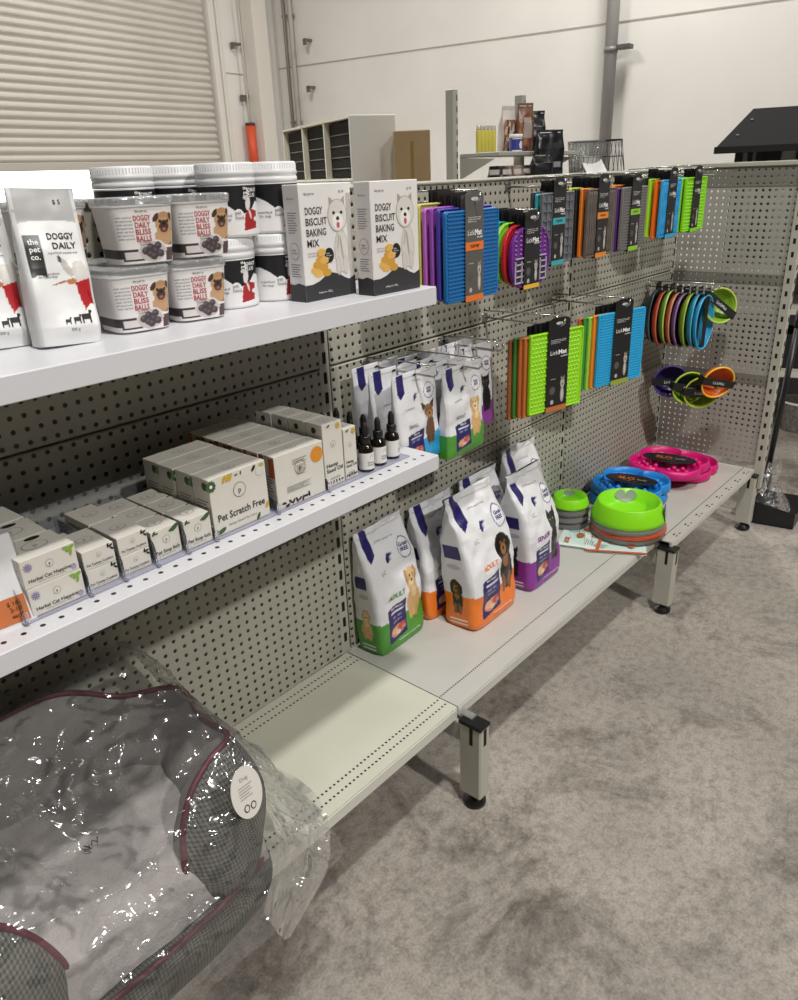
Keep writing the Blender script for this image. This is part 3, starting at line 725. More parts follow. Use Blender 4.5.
# the rear row's lower level
dup(jr, (-.497, -.062, Z1), R(5), 'supplement jar at shelf level behind the treat tubs, leftmost of the rear row', GJ)
dup(jr, (-.392, -.057, Z1), R(-5), 'supplement jar at shelf level behind the front jars, second of the rear row', GJ)
dup(jr, (-.288, -.056, Z1), R(-5), 'supplement jar at shelf level behind the front jars, third of the rear row', GJ)

# ---------------------------------------------------------------- baking mix boxes
def make_mix():
    t = thing('baking_mix_box', '', 'box'); w, d, h = .134, .042, .203
    m = MB(); m.box(0, 0, 0, w, d, h, mat('carton_white', 'e3e0de', .5), .0012); m.build('carton', t)
    m = MB(); O = (0, 0, 0)
    hill = [(0, 0), (w, 0), (w, .036), (.117, .030), (.105, .034), (.09, .042), (.07, .047), (.052, .042), (.035, .034), (.018, .030), (0, .030)]
    m.poly(hill, O, UX, UZ, M('333336', .5), .0005)
    hl = [(0, 0), (d, 0), (d, .030), (d*.6, .034), (d*.3, .03), (0, .032)]
    m.poly(hl, (0, d, 0), (0, -1, 0), UZ, M('333336', .5), .0005)
    for a, b, w_ in ((.036, .048, 0), (.05, .058, 20), (.042, .072, 70), (.028, .055, -30), (.058, .048, 40), (.046, .085, 10), (.034, .064, 50), (.052, .07, -20)):
        m.prism([(a+.012*math.cos(R(w_+q)), b+.012*math.sin(R(w_+q))*.6) for q in range(0, 360, 45)], O, UX, UZ, (0, -.0006-.0001*(a*1000 % 3), 0), M('d09a3e' if w_ > 15 else 'e0b058', .6))
    m.build('print_field', t)
    m = MB(); flat_art(m, DOG_WHITE, (.06, 0, .045), UX, UZ, .072, .145); m.build('terrier_picture', t)
    m = MB()
    for i, s in enumerate(('DOGGY', 'BISCUIT', 'BAKING', 'MIX')): m.text(s, .012, .158-i*.0185, .0125, O, UX, UZ, INK, w=(.044, .054, .05, .03)[i], align='l', bold=.01)
    m.text('the pet co.', .012, .187, .005, O, UX, UZ, INK, align='l', w=.026); m.text('$ 14', .108, .188, .005, O, UX, UZ, INK)
    m.text('grain free mix\njust add water', .012, .083, .0035, O, UX, UZ, M('6a6a6c', .5), align='l')
    m.ell(.066, .078, .0125, .0135, O, UX, UZ, INK, .0006); m.prism([(.058, .07), (.053, .06), (.066, .066)], O, UX, UZ, (0, -.0006, 0), INK)
    m.text('bake\nfor your\ndog', .066, .078, .003, O, UX, UZ, WHITE, lift=.0009)
    m.text('baking mix  250 g', .05, .014, .0035, O, UX, UZ, WHITE, lift=.0009)
    S = (0, d, 0); SU = (0, -1, 0)
    stripe_text(m, 9, .009, .155, .024, .0014, S, SU, UZ, M('7b7b7d', .5), 3); m.text('the pet co.', .021, .18, .004, S, SU, UZ, INK, w=.02); m.ell(.021, .09, .012, .015, S, SU, UZ, M('9a9a9c', .5)); m.ell(.021, .09, .0108, .0138, S, SU, UZ, mat('carton_white'), .0006)
    m.text('dogs\nlove it', .021, .09, .004, S, SU, UZ, INK, lift=.0008)
    stripe_text(m, 6, .009, .066, .024, .0014, S, SU, UZ, M('7b7b7d', .5), 3)
    m.build('printing', t)
    return t
mx_ = make_mix(); mx_.location = (-.287, -.264, Z1); mx_.rotation_euler = (0, 0, R(1)); mx_['label'] = 'white dog biscuit mix box, left one beside the jars'; GM = 'dog biscuit baking mix boxes'; mx_['group'] = GM
mx_.location = (-.29, -.285, Z1); 
dup(mx_, (-.163, -.326, Z1), R(-1), 'white dog biscuit mix box, right one at the open end of the top shelf', GM)
mx_.location = (-.281, -.264, Z1)

# ================================================================== lower shelf: cartons
CART = mat('carton_cream', 'd9d5cc', .55, noise_amt=.02)
GREY = M('77756f', .5); LEAF = M('3f5c34', .6); LEAFL = M('86a84a', .6); YEL = M('c9a436', .5)
def leaf(mb, x, y, s, a, o, u, v, m, lf=.0006): mb.ell(x, y, s, s*.42, o, u, v, m, lf, 10, R(a))
def make_carton(name, w, d, h, title, art, label, group, tsz=None):
    t = thing(name, label, 'box', group=group)
    m = MB(); m.box(0, 0, 0, w, d, h, CART, .0008); m.build('carton', t)
    m = MB(); O = (0, 0, 0); T = (0, 0, h); TV = (0, 1, 0); S = (0, d, 0); SU = (0, -1, 0)
    # round seal on front and top
    cx = w/2; cy = h*.66 if h > .06 else h*.62; r = min(w, h)*.13
    m.ell(cx, cy, r, r, O, UX, UZ, GREY, .0005); m.ell(cx, cy, r*.9, r*.9, O, UX, UZ, CART, .0006)
    m.text('p', cx, cy, r*.7, O, UX, UZ, INK, .0008, .02)
    r2 = min(w, d)*.2; m.ell(cx, d/2, r2*1.3, r2, T, UX, TV, GREY, .0005); m.ell(cx, d/2, r2*1.22, r2*.92, T, UX, TV, CART, .0006); m.text('p', cx, d/2, r2*.7, T, UX, TV, GREY, .0008)
    if title: m.text(title, cx, h*.30 if h > .06 else h*.25, tsz or h*.12, O, UX, UZ, INK, bold=.015, w=w*.84)
    if title: m.text('hemp blend for pets', cx, h*.13, h*.045, O, UX, UZ, GREY, w=w*.5)
    stripe_text(m, 6, d*.15, h*.6, d*.7, h*.018, S, SU, UZ, GREY, 3)
    art(m, w, d, h, O, T, TV, S, SU)
    m.build('printing', t)
    return t
def art_cat(m, w, d, h, O, T, TV, S, SU):
    leaf(m, w*.9, h*.85, .008, 30, O, UX, UZ, LEAFL); leaf(m, w*.84, h*.88, .007, -20, O, UX, UZ, LEAFL, .0007); leaf(m, w*.9, h*.72, .006, 80, O, UX, UZ, LEAFL, .0008)
    for a in range(0, 180, 36): m.ell(w*.12, h*.72, .0075, .0014, O, UX, UZ, M('8f86a8', .5), .0006+a*1e-6, 10, R(a))
    for a in range(0, 180, 45): leaf(m, w*.9, h*.18, .005, a, O, UX, UZ, M('a79fc0', .5), .0006+a*1e-6)
    m.ell(w*.6, d*.85, .012, .006, T, UX, TV, INK, .0006)
def art_small(m, w, d, h, O, T, TV, S, SU):
    for a, x, y in ((20, .9, .86), (80, .82, .9), (140, .93, .7)): leaf(m, w*x, h*y, .004, a, O, UX, UZ, INK)
def art_leafy(m, w, d, h, O, T, TV, S, SU):
    leaf(m, w*.85, h*.9, .010, 35, O, UX, UZ, LEAF); leaf(m, w*.72, h*.86, .006, 20, O, UX, UZ, LEAF, .0007); leaf(m, w*.1, h*.93, .005, 60, O, UX, UZ, LEAF); leaf(m, w*.18, h*.9, .004, 0, O, UX, UZ, LEAF)
def art_scratch(m, w, d, h, O, T, TV, S, SU):
    for a in range(0, 180, 36): leaf(m, .004, h-.013, .011, a, O, UX, UZ, LEAF, .0006+a*1e-6); leaf(m, d-.012, h-.014, .0085, a, S, SU, UZ, LEAF, .0006+a*1e-6)
    m.ell(.004, h-.013, .003, .003, O, UX, UZ, WHITE, .001)
    for x in (.16, .22, .27): leaf(m, w*x+.012, h-.008, .008, 60, O, UX, UZ, YEL, .0006+x*1e-4)
    leaf(m, w*.47, h-.008, .004, 10, O, UX, UZ, LEAF); leaf(m, w*.55, h-.007, .004, 80, O, UX, UZ, LEAF); leaf(m, w*.78, h-.008, .007, 50, O, UX, UZ, INK); leaf(m, w*.93, h-.006, .006, -10, O, UX, UZ, YEL)
    leaf(m, w*.96, .022, .008, 60, O, UX, UZ, YEL); leaf(m, w*.78, .006, .008, 60, O, UX, UZ, LEAF); leaf(m, w*.12, .008, .01, 20, O, UX, UZ, LEAF); leaf(m, w*.05, .006, .006, 90, O, UX, UZ, LEAF, .0007)
    m.ell(w*.88, h*.84, .009, .009, O, UX, UZ, M('b8cfc2', .5)); m.ell(w*.88, h*.84, .008, .008, O, UX, UZ, CART, .0006)
def art_back(m, w, d, h, O, T, TV, S, SU):
    stripe_text(m, 3, w*.35, h*.82, w*.3, h*.012, O, UX, UZ, GREY, 3)
    stripe_text(m, 10, w*.42, h*.70, w*.2, h*.008, O, UX, UZ, GREY, 2.4); stripe_text(m, 6, w*.2, h*.36, w*.5, h*.008, O, UX, UZ, GREY, 2.6)
    for a in range(0, 180, 15): leaf(m, w*.86, h*.78, .0165, a, O, UX, UZ, M('dd8f2c', .5), .0006+a*1e-6)
    rr = random.Random(2)
    for i in range(9): leaf(m, w*.12+i*w*.065, .006+rr.uniform(-.003, .004), .006, rr.uniform(0, 180), O, UX, UZ, INK, .0006+i*1e-6)
    m.poly([(0, h*.72), (.012, h*.72), (.012, h), (0, h)], S, SU, UZ, M('c4703a', .5), .0006)
    m.poly([(d-.016, h*.6), (d, h*.6), (d, h-.004), (d-.016, h-.004)], S, SU, UZ, M('b5602f', .5), .0007)
def art_tall(m, w, d, h, O, T, TV, S, SU):
    for a in (20, 80, 140): leaf(m, w*.78, h-.01, .007, a, O, UX, UZ, YEL, .0006+a*1e-6)
    leaf(m, w*.3, h-.006, .005, 20, O, UX, UZ, LEAF); rr = random.Random(3)
    for i in range(6): leaf(m, w*(.1+.15*i), .008, .004, rr.uniform(0, 180), O, UX, UZ, INK, .0006+i*1e-6)
    for a in range(0, 180, 36): leaf(m, d*.5, h-.014, .007, a, S, SU, UZ, INK, .0006+a*1e-6)
def row(proto, spots):
    for i, (l, lab, rz) in enumerate(spots):
        q = random.Random(lab); rz += q.uniform(-.9, .9); l = (l[0]+q.uniform(-.001, .001), l[1], l[2])
        if i == 0: proto.location = l; proto.rotation_euler = (0, 0, R(rz)); proto['label'] = lab
        else: dup(proto, l, R(rz), lab)
TR = Z2+.0035   # the cartons stand on a clear plastic tray liner
cc = make_carton('cat_calming_box', .083, .074, .0455, 'Herbal Cat Happiness', art_cat, '', 'herbal cat boxes on the lower shelf')
row(cc, [((-.897, -.298, TR), 'low cream cat remedy box, front stack beside the price sign, bottom one', 0), ((-.899, -.298, TR+.046), 'low cream cat remedy box, front stack beside the price sign, top one', 1),
         ((-.897, -.22, TR), 'low cream cat remedy box, second stack back, bottom one', 0), ((-.903, -.22, TR+.046), 'low cream cat remedy box, second stack back, top one with leaf print on lid', -2),
         ((-.902, -.142, TR+.046), 'low cream cat remedy box, rearmost stack against the panel, top one', 1), ((-.902, -.142, TR), 'low cream cat remedy box, rearmost stack against the panel, bottom one', 0)])
tt = make_carton('tummy_comfort_box', .052, .082, .0325, 'Pet Tummy Comfort', art_small, '', 'flat tummy comfort boxes on the lower shelf')
row(tt, [((-.806, -.290, TR), 'flat small cream box next to the cat stack, bottom of the front pair', 0), ((-.806, -.290, TR+.033), 'flat small cream box next to the cat stack, top of the front pair', 0),
         ((-.806, -.204, TR), 'flat small cream box behind the pair next to the cat stack', 0),
         ((-.7465, -.290, TR), 'flat small cream box, second pair from the cat stack, bottom', 0), ((-.7465, -.290, TR+.033), 'flat small cream box, second pair from the cat stack, top', 0),
         ((-.7465, -.204, TR), 'flat small cream box behind the second pair, bottom', 0), ((-.7465, -.204, TR+.033), 'flat small cream box behind the second pair, top', 0)])
mm_ = make_carton('itch_relief_box', .0535, .058, .0535, 'Pet Stop Itch', art_leafy, '', 'small green leaf boxes on the lower shelf')
row(mm_, [((-.688, -.290, TR), 'small cream box with green leaf, front of the left column', 1), ((-.689, -.230, TR), 'small cream box with green leaf, second in the left column', 0), ((-.689, -.171, TR), 'small cream box with green leaf, rear of the left column', 0),
          ((-.630, -.296, TR), 'small cream box with green leaf, front of the right column by the scratch boxes', 0), ((-.630, -.236, TR), 'small cream box with green leaf, middle of the right column', 0), ((-.630, -.177, TR), 'small cream box with green leaf, rear of the right column', 0)])
sc_ = make_carton('scratch_relief_box', .126, .048, .108, 'Pet Scratch Free', art_scratch, '', 'large scratch relief boxes on the lower shelf')
row(sc_, [((-.571, -.296, TR), 'wide cream scratch relief box with flowers, frontmost of four', 0), ((-.572, -.246, TR), 'wide cream scratch relief box, second of four from the front', .5), ((-.573, -.196, TR), 'wide cream scratch relief box, third of four from the front', -.5), ((-.572, -.146, TR), 'wide cream scratch relief box, rearmost of four', .5)])
fl_ = make_carton('flower_print_box', .122, .043, .106, '', art_back, '', 'wide boxes with orange flower on the lower shelf')
row(fl_, [((-.427, -.297, TR), 'wide white box showing orange flower and text, frontmost of six', -1)]+[((-.427, -.297+.0445*i, TR), 'wide white box without visible front, %s of six in the flower row' % w_, .4*(-1)**i) for i, w_ in ((1, 'second from front'), (2, 'third from front'), (3, 'third from back'), (4, 'second from back'), (5, 'rearmost'))])
tl_ = make_carton('seed_oil_box', .054, .048, .132, 'Hemp\nSeed Oil', art_tall, '', 'tall seed oil boxes on the lower shelf', .008)
row(tl_, [((-.296, -.292, TR), 'tall cream seed oil box, frontmost of four', 0), ((-.297, -.242, TR), 'tall cream seed oil box, second of four from the front', 0), ((-.297, -.192, TR), 'tall cream seed oil box, third of four from the front', 0), ((-.297, -.142, TR), 'tall cream seed oil box, rearmost of four', 0)])
sm_ = make_carton('small_oil_box', .036, .036, .109, 'Hemp\nSeed Oil', art_tall, '', 'narrow oil boxes on the lower shelf', .006)
row(sm_, [((-.239, -.292, TR), 'narrow cream oil box standing between tall boxes and dropper bottles', 0), ((-.239, -.252, TR), 'narrow cream oil box hidden behind the first narrow one', 0)])

def make_dropper():
    t = thing('dropper_bottle', '', 'bottle')
    m = MB(); m.lathe([(.014, 0), (.0165, .002), (.0165, .048), (.0145, .054), (.008, .059), (.008, .062)], mat('amber_glass', '17110e', .12), 28); m.build('bottle', t)
    m = MB(); L = Loft(lambda v: (.0168, .0168, .006+v*.036), 2, 60, 8); L.mesh(m, PRL, [('e', .5, .72, .12, .16, 0, '8a8a8c'), ('e', .5, .72, .1, .13, 0, 'e4e2de')], 'e4e2de', side_base='e4e2de', back=[('r', 0, 0, 1, 1, 'e4e2de')], capb=False, capt=False)
    L.text(m, 'Hemp\nSeed Oil', .5, .36, .004, INK); m.build('paper_label', t)
    m = MB(); m.lathe([(.0095, .060), (.0105, .061), (.0105, .074), (.009, .076)], BLACKP, 28)
    m.lathe([(.006, .076), (.0068, .079), (.0068, .094), (.005, .101), (.0035, .104), (.001, .105)], mat('rubber', '0f0f10', .6), 20); m.build('dropper_cap', t)
    return t
dp = make_dropper(); GD = 'dark dropper bottles at the end of the lower shelf'
drops = []
cols_ = (('left column', -.171), ('middle column', -.127), ('right column', -.079)); rows_ = (('front', -.286), ('second', -.247), ('third', -.208), ('rear', -.169))
for ci, (cn, x) in enumerate(cols_):
    for ri, (rn, y) in enumerate(rows_):
        if ci == 2 and ri > 0: continue
        drops.append(((x-.002*ri, y+.004*ci, TR), 'black dropper bottle with pale label, %s bottle in the %s' % (rn, cn)))
for i, (l, lab) in enumerate(drops):
    if 'right column' in lab: lab = 'black dropper bottle with pale label, single one nearest the shelf end'
    if i == 0: dp.location = l; dp['label'] = lab; dp['group'] = GD
    else: dup(dp, l, R(7*i-20), lab, GD)
# clear acrylic tray with dividers
ACR = film_mat('acrylic', 'f4f6fa', .97, .08, milk=.06)
t = thing('acrylic_tray', 'clear acrylic divider tray holding the cream boxes on the lower shelf', 'tray', (0, 0, Z2))
m = MB(); m.box(-.915, -.304, .0004, -.05, -.06, .003, film_mat('acrylic_base', 'e4e4f4', .97, .15, milk=.35, base='dfdff0')); m.build('tray_base', t)
for x in (-.9105, -.8095, -.7505, -.6915, -.6325, -.5745, -.4325, -.3):
    m = MB(); hh = .03 if x > -.6 else .05
    m.prism([(-.302, 0), (-.302, hh*.6), (-.298, hh*.8), (-.285, hh), (-.08, hh), (-.08, 0)], (x-.0008, 0, .003), (0, 1, 0), (0, 0, 1), (.0016, 0, 0), ACR); m.box(x-.004, -.3095, .003, x+.004, -.3035, .022, ACR, .002); m.build('divider', t)
m = MB(); m.box(-.915, -.064, .003, -.45, -.0625, .07, ACR); m.build('back_fence', t)
# price sign
t = thing('price_sign', 'white price sign in a clear holder with an orange panel at the shelf edge', 'sign', (-1.0, -.292, Z2), R(-4), rx=R(-14))
m = MB(); m.box(-.005, 0, .0, .108, .0015, .135, M('dfe0e2', .4)); m.build('card', t)
m = MB(); m.poly([(.0, .006), (.1, .006), (.1, .045), (.0, .045)], (0, 0, 0), UX, UZ, M('c4703f', .5), .0006)
BR = M('6a3416', .5); m.text('$ 16', .082, .0355, .006, (0, 0, 0), UX, UZ, BR, bold=.03, lift=.001); m.text('2-18', .084, .0265, .006, (0, 0, 0), UX, UZ, BR, bold=.03, lift=.001); m.text('each', .084, .017, .006, (0, 0, 0), UX, UZ, BR, bold=.03, lift=.001)
m.build('orange_panel', t)
m = MB(); m.box(-.008, .0025, -.002, .112, .0035, .139, ACR); m.box(-.008, -.004, -.004, .112, .0035, -.002, ACR); m.box(-.008, .0, -.004, .112, .04, -.001, ACR); m.build('clear_holder', t)
# ================================================================== food bags standing on the deck
PRB = print_mat('foil_bag_print', .28, .55, 16, spec=.6)
PRM = print_mat('matte_bag_print', .34, .4, 30)
NAVY = M('221c62', .4); NAVYH = '221c62'
VAR = {'green': ('4f9a35', DOG_PALE, 'ADULT', '4f9a35'), 'orange': ('ef7d22', DOG_DARK, 'ADULT', 'ef7d22'), 'purple': ('8a2f96', DOG_BLACK, 'SENIOR', '8a2f96'),
       'blue': ('3aa8d8', DOG_BROWN, 'PUPPY', '3aa8d8'), 'violet': ('8a2f96', DOG_BLACK, 'SENIOR', '8a2f96'), 'sky': ('2f9fd6', DOG_TERRIER, 'SMALL', '2f9fd6')}
def bag_layers(kind):
    c, dog, word, wc = VAR[kind]
    wave = [(0, 0), (1, 0), (1, .32), (.85, .285), (.6, .25), (.35, .245), (.15, .26), (0, .265)]
    lay = [('p', wave, c), ('r', .0, .945, 1, .955, 'c9c9cc')]
    lay += [('p', [(.09, 1), (.25, 1), (.25, .80), (.19, .77), (.13, .745), (.09, .80)], NAVYH)]
    lay += [('e', .45, .74, .055, .026, 20, NAVYH), ('e', .42, .715, .02, .02, 0, NAVYH)]
    lay += [('e', .80, .745, .125, .085, 0, '5d5a8e'), ('e', .80, .745, .112, .076, 0, 'f0f0f2')]
    lay += xform(dog, .48, .18, .52, .46)
    lay += [('p', [(.17, .06), (.56, .09), (.58, .38), (.19, .35)], NAVYH), ('e', .37, .145, .15, .045, 5, 'd98a78'), ('e', .30, .15, .07, .03, 0, 'e8b08a'), ('e', .44, .16, .07, .03, 20, 'b8564c'), ('e', .38, .125, .05, .02, 0, 'e3c9a0'),
            ('r', .26, .30, .50, .315, 'd8d8ee'), ('r', .28, .255, .36, .275, '8f8cc0'), ('r', .40, .255, .48, .275, '8f8cc0')]
    side = [('p', [(0, 0), (1, 0), (1, .27), (0, .29)], c)]+xform(dog, .2, .13, .6, .28)+[('r', .25, .56, .75, .66, NAVYH), ('e', .5, .5, .2, .02, 0, 'b8b8bc'), ('r', .25, .04, .75, .05, 'e8e8e8'), ('r', .25, .07, .75, .08, 'e8e8e8')]
    return lay, side
def make_bag(kind, w, d, h, seed):
    t = thing('dog_food_bag', '', 'bag')
    def prof(v):
        a = interp(v, [(0, w*.47), (.04, w*.5), (.5, w*.51), (.8, w*.5), (1, w*.49)])[0]
        b = interp(v, [(0, d*.46), (.05, d*.5), (.45, d*.5), (.7, d*.36), (.88, d*.1), (.93, .0035), (1, .002)])[0]
        return (a, b, v*h)
    L = Loft(prof, 7, 200, 170, wob=lambda x, y, z: .010*nz((x+seed, y, z), 9)*min(1, z/.1)+.006*nz((x+seed*3, y, z), 28)*(.35+z/h), yoff=lambda v: d*.16*max(0, v-.5)/.5)
    lay, side = bag_layers(kind)
    m = MB(); L.mesh(m, PRB, lay, 'e9e9ec', side_layers=side, side_base='dcdce0'); m.build('bag_body', t)
    m = MB(); c, dog, word, wc = VAR[kind]; wm = M(wc, .45)
    L.text(m, 'companion', .34, .60, .0115, M('8b8d96', .4), align='l', w=.001+w*.3, eps=.0012) if kind == 'x' else None
    L.text(m, 'LC', .28, .65, .012, M('8b8d96', .4), eps=.0014)
    L.text(m, word, .40, .445, .015, wm, bold=.02, eps=.0014, slant=.15)
    L.text(m, 'MULTIBREED', .38, .345, .006, WHITE, eps=.0016, bold=.02); L.text(m, 'chicken & rice', .37, .235, .005, WHITE, eps=.0016)
    L.text(m, 'Grain\nFREE', .80, .755, .011, M('3b3880', .4), bold=.02, eps=.0016)
    L.text(m, 'premium australian made', .52, .87, .005, M('7b7d88', .4), eps=.0014)
    L.text(m, 'scientifically formulated 3kg', .6, .06, .006, WHITE, eps=.0014)
    m.build('printing', t)
    return t
GB = 'foil dog food bags standing on the deck'
def stand(kind, w, d, h, seed, loc, rz, label, rx=0):
    t = make_bag(kind, w, d, h, seed); t.location = loc; t.rotation_euler = (R(rx), 0, R(rz)); t['label'] = label; t['group'] = GB; return t
stand('green', .205, .10, .365, 1, (.138, -.054, HB), 2, 'green based dog food bag with a sitting golden dog, nearest on the deck', -4)
stand('orange', .20, .085, .36, 2, (.365, -.052, HB), 0, 'orange based dog food bag half hidden behind the front orange one', -3)
stand('orange', .235, .125, .405, 3, (.412, -.180, HB), 1, 'orange based dog food bag with a dark brown dog, standing in front', -5)
stand('purple', .20, .085, .37, 4, (.60, -.052, HB), 0, 'purple based dog food bag at the back, between the orange and the front purple bag', -2)
stand('purple', .20, .125, .38, 5, (.69, -.185, HB), 1, 'purple based dog food bag in front with a grey cat like dog', -4)
stand('blue', .20, .09, .40, 6, (.83, -.060, HB), 0, 'blue based dog food bag with a brown dog, rearmost beside the bowls', -2)

# ================================================================== small bags on wire hooks
WIRE = mat('chrome_wire', 'b9b9b6', .25, metal=.9)
def hook(x, z, n, label, group):
    """double wire hook reaching out from the panel"""
    t = thing('display_hook', label, 'hook', (x, 0, z), group=group)
    m = MB(); m.box(-.014, -.004, -.012, .014, 0, .012, WIRE, .002); m.build('back_plate', t)
    m = MB(); m.tube([(0, -.003, 0), (0, -n*.6, -.002), (0, -n+.01, -.002), (0, -n, .006), (0, -n-.001, .018)], .0028, WIRE, 8); m.build('prong', t)
    m = MB(); m.tube([(0, -.003, .02), (0, -n*.5, .024), (0, -n+.02, .024)], .002, WIRE, 8); m.tube([(-.018, -n+.018, .024), (.018, -n+.018, .024)], .002, WIRE, 8); m.build('price_arm', t)
    return t
GH = 'wire display hooks on the perforated panels'
def make_small(kind, seed):
    t = thing('treat_bag', '', 'bag'); w, h = .175, .235
    def prof(v):
        b = interp(v, [(0, .020), (.06, .022), (.5, .016), (.8, .006), (.9, .0016), (1, .0012)])[0]; return (w/2*(1-.03*math.sin(v*3)), b, (v-1)*h)
    L = Loft(prof, 6, 130, 110, wob=lambda x, y, z: .0045*nz((x+seed, y, z), 24))
    lay, side = bag_layers(kind); m = MB(); L.mesh(m, PRB, lay, 'e7e7ea', side_layers=[('r', 0, 0, 1, .27, VAR[kind][0])], side_base='dcdce0'); m.build('bag_body', t)
    m = MB(); L.text(m, 'companion', .30, .63, .006, M('8b8d96', .4), eps=.0012); L.text(m, VAR[kind][2], .34, .44, .009, M('8b8d96', .4), bold=.02, eps=.0012)
    L.text(m, 'TREATS', .38, .345, .005, WHITE, eps=.0014, bold=.02); L.text(m, 'Grain\nFREE', .80, .755, .006, M('3b3880', .4), bold=.02, eps=.0014); m.build('printing', t)
    m = MB(); m.add([L.front(u, v, .0014) for u, v in [(.5+.05*math.cos(a), .955+.012*math.sin(a)) for a in [i*math.pi/6 for i in range(12)]]], [tuple(range(12))], DARK); m.build('hang_hole', t)
    return t
GS = 'small treat bags hanging on hooks above the lower shelf end'
small = {k: make_small(k, i+1) for i, k in enumerate(('sky', 'green', 'purple'))}
used = set()
def hang(kind, loc, rz, label):
    t = small[kind]
    if kind in used: dup(t, loc, R(rz), label, GS)
    else: used.add(kind); t.location = loc; t.rotation_euler = (0, 0, R(rz)); t['label'] = label; t['group'] = GS
hang('sky', (.135, -.165, 1.098), 3, 'small hanging treat bag with a brown terrier, front of the left hook')
hang('sky', (.128, -.105, 1.102), -2, 'small hanging treat bag, second on the left hook behind the terrier bag')
hang('sky', (.130, -.045, 1.104), 1, 'small hanging treat bag, rearmost on the left hook')
hang('green', (.305, -.185, 1.082), 2, 'small green based treat bag with golden dog, front of the middle hook')
hang('green', (.298, -.135, 1.086), -3, 'small green based treat bag, second on the middle hook')
hang('green', (.302, -.085, 1.088), 1, 'small green based treat bag, third on the middle hook')
hang('green', (.300, -.035, 1.092), -1, 'small green based treat bag, rearmost on the middle hook')
hang('purple', (.47, -.105, 1.092), 0, 'small purple based treat bag with black dog, front of the right hook')
hang('purple', (.468, -.045, 1.096), 2, 'small purple based treat bag, rear of the right hook')
hook(.14, 1.09, .235, 'wire hook holding the terrier treat bags', GH); hook(.31, 1.076, .245, 'wire hook holding the green treat bags', GH); hook(.475, 1.086, .20, 'wire hook holding the purple treat bags', GH)

# ================================================================== rubber lick mats
def rrect(w, h, r, n=6, x0=0, y0=0):
    P = []
    for cx, cy, a0 in ((w-r, r, -90), (w-r, h-r, 0), (r, h-r, 90), (r, r, 180)):
        for i in range(n+1):
            a = R(a0+90*i/n); P.append((x0+cx+r*math.cos(a), y0+cy+r*math.sin(a)))
    return P
def mat_mb(w, h, r, c, style, t=.006):
    """mat in the XZ plane, hanging from z = 0 down, front face at y = -t"""
    m = MB(); col = M(c, .45); m.prism(rrect(w, h, r), (-w/2, 0, -h), UX, UZ, (0, -t, 0), col)
    F = (-w/2, -t, -h)
    rim = catmull([(p[0]-w/2, -t-.0005, p[1]-h) for p in rrect(w-.006, h-.006, max(r-.003, .002), 4, .003, .003)], 1, True)
    m.tube(rim, .0026, col, 6, closed=True)
    if style == 'ribs':
        n = int(h/.0085)
        for i in range(1, n): m.box(-w/2+.008, -t-.003, -h+i*h/n-.0016, w/2-.008, -t, -h+i*h/n+.0016, col)
    elif style == 'bumps':
        for i in range(1, int(w/.012)):
            for j in range(1, int(h/.012)):
                x = -w/2+i*.012+.004*(j % 2); z = -h+j*.012
                m.add([(x-.004, -t, z), (x, -t, z-.004), (x+.004, -t, z), (x, -t, z+.004), (x, -t-.004, z)], [(0, 1, 4), (1, 2, 4), (2, 3, 4), (3, 0, 4)], col)
    elif style == 'grid':
        for i in range(1, 7): x = -w/2+w*i/7; m.box(x-.0016, -t-.004, -h+.008, x+.0016, -t, -.008, col)
        for j in range(1, 8): z = -h*j/8; m.box(-w/2+.008, -t-.004, z-.0016, w/2-.008, -t, z+.0016, col)
    elif style == 'waves':
        for j in range(1, int(w/.011)):
            x = -w/2+j*.011; m.tube([(x+.0028*math.sin(k*1.6), -t-.001, -.008-k*(h-.016)/14) for k in range(15)], .0018, col, 5)
    elif style == 'half':
        for i in range(1, 8):
            for j in range(1, 7):
                x = -w/2+i*w/8; z = -j*h*.5/7; m.add([(x-.005, -t, z), (x, -t, z-.005), (x+.005, -t, z), (x, -t, z+.005), (x, -t-.005, z)], [(0, 1, 4), (1, 2, 4), (2, 3, 4), (3, 0, 4)], col)
        wh = M('b9b4c2', .5); m.poly(rrect(w*.82, h*.42, .02, 4, w*.09, .012), F, UX, UZ, M('3c2b4c', .5), .0008)
        for i in range(6): x = -w*.4+i*w*.16; m.box(x-.0018, -t-.004, -h+.014, x+.0018, -t-.001, -h*.54, wh)
        for j in range(5): z = -h+.016+j*h*.1; m.box(-w*.4, -t-.004, z-.0015, w*.4, -t-.001, z+.0015, wh)
    return m
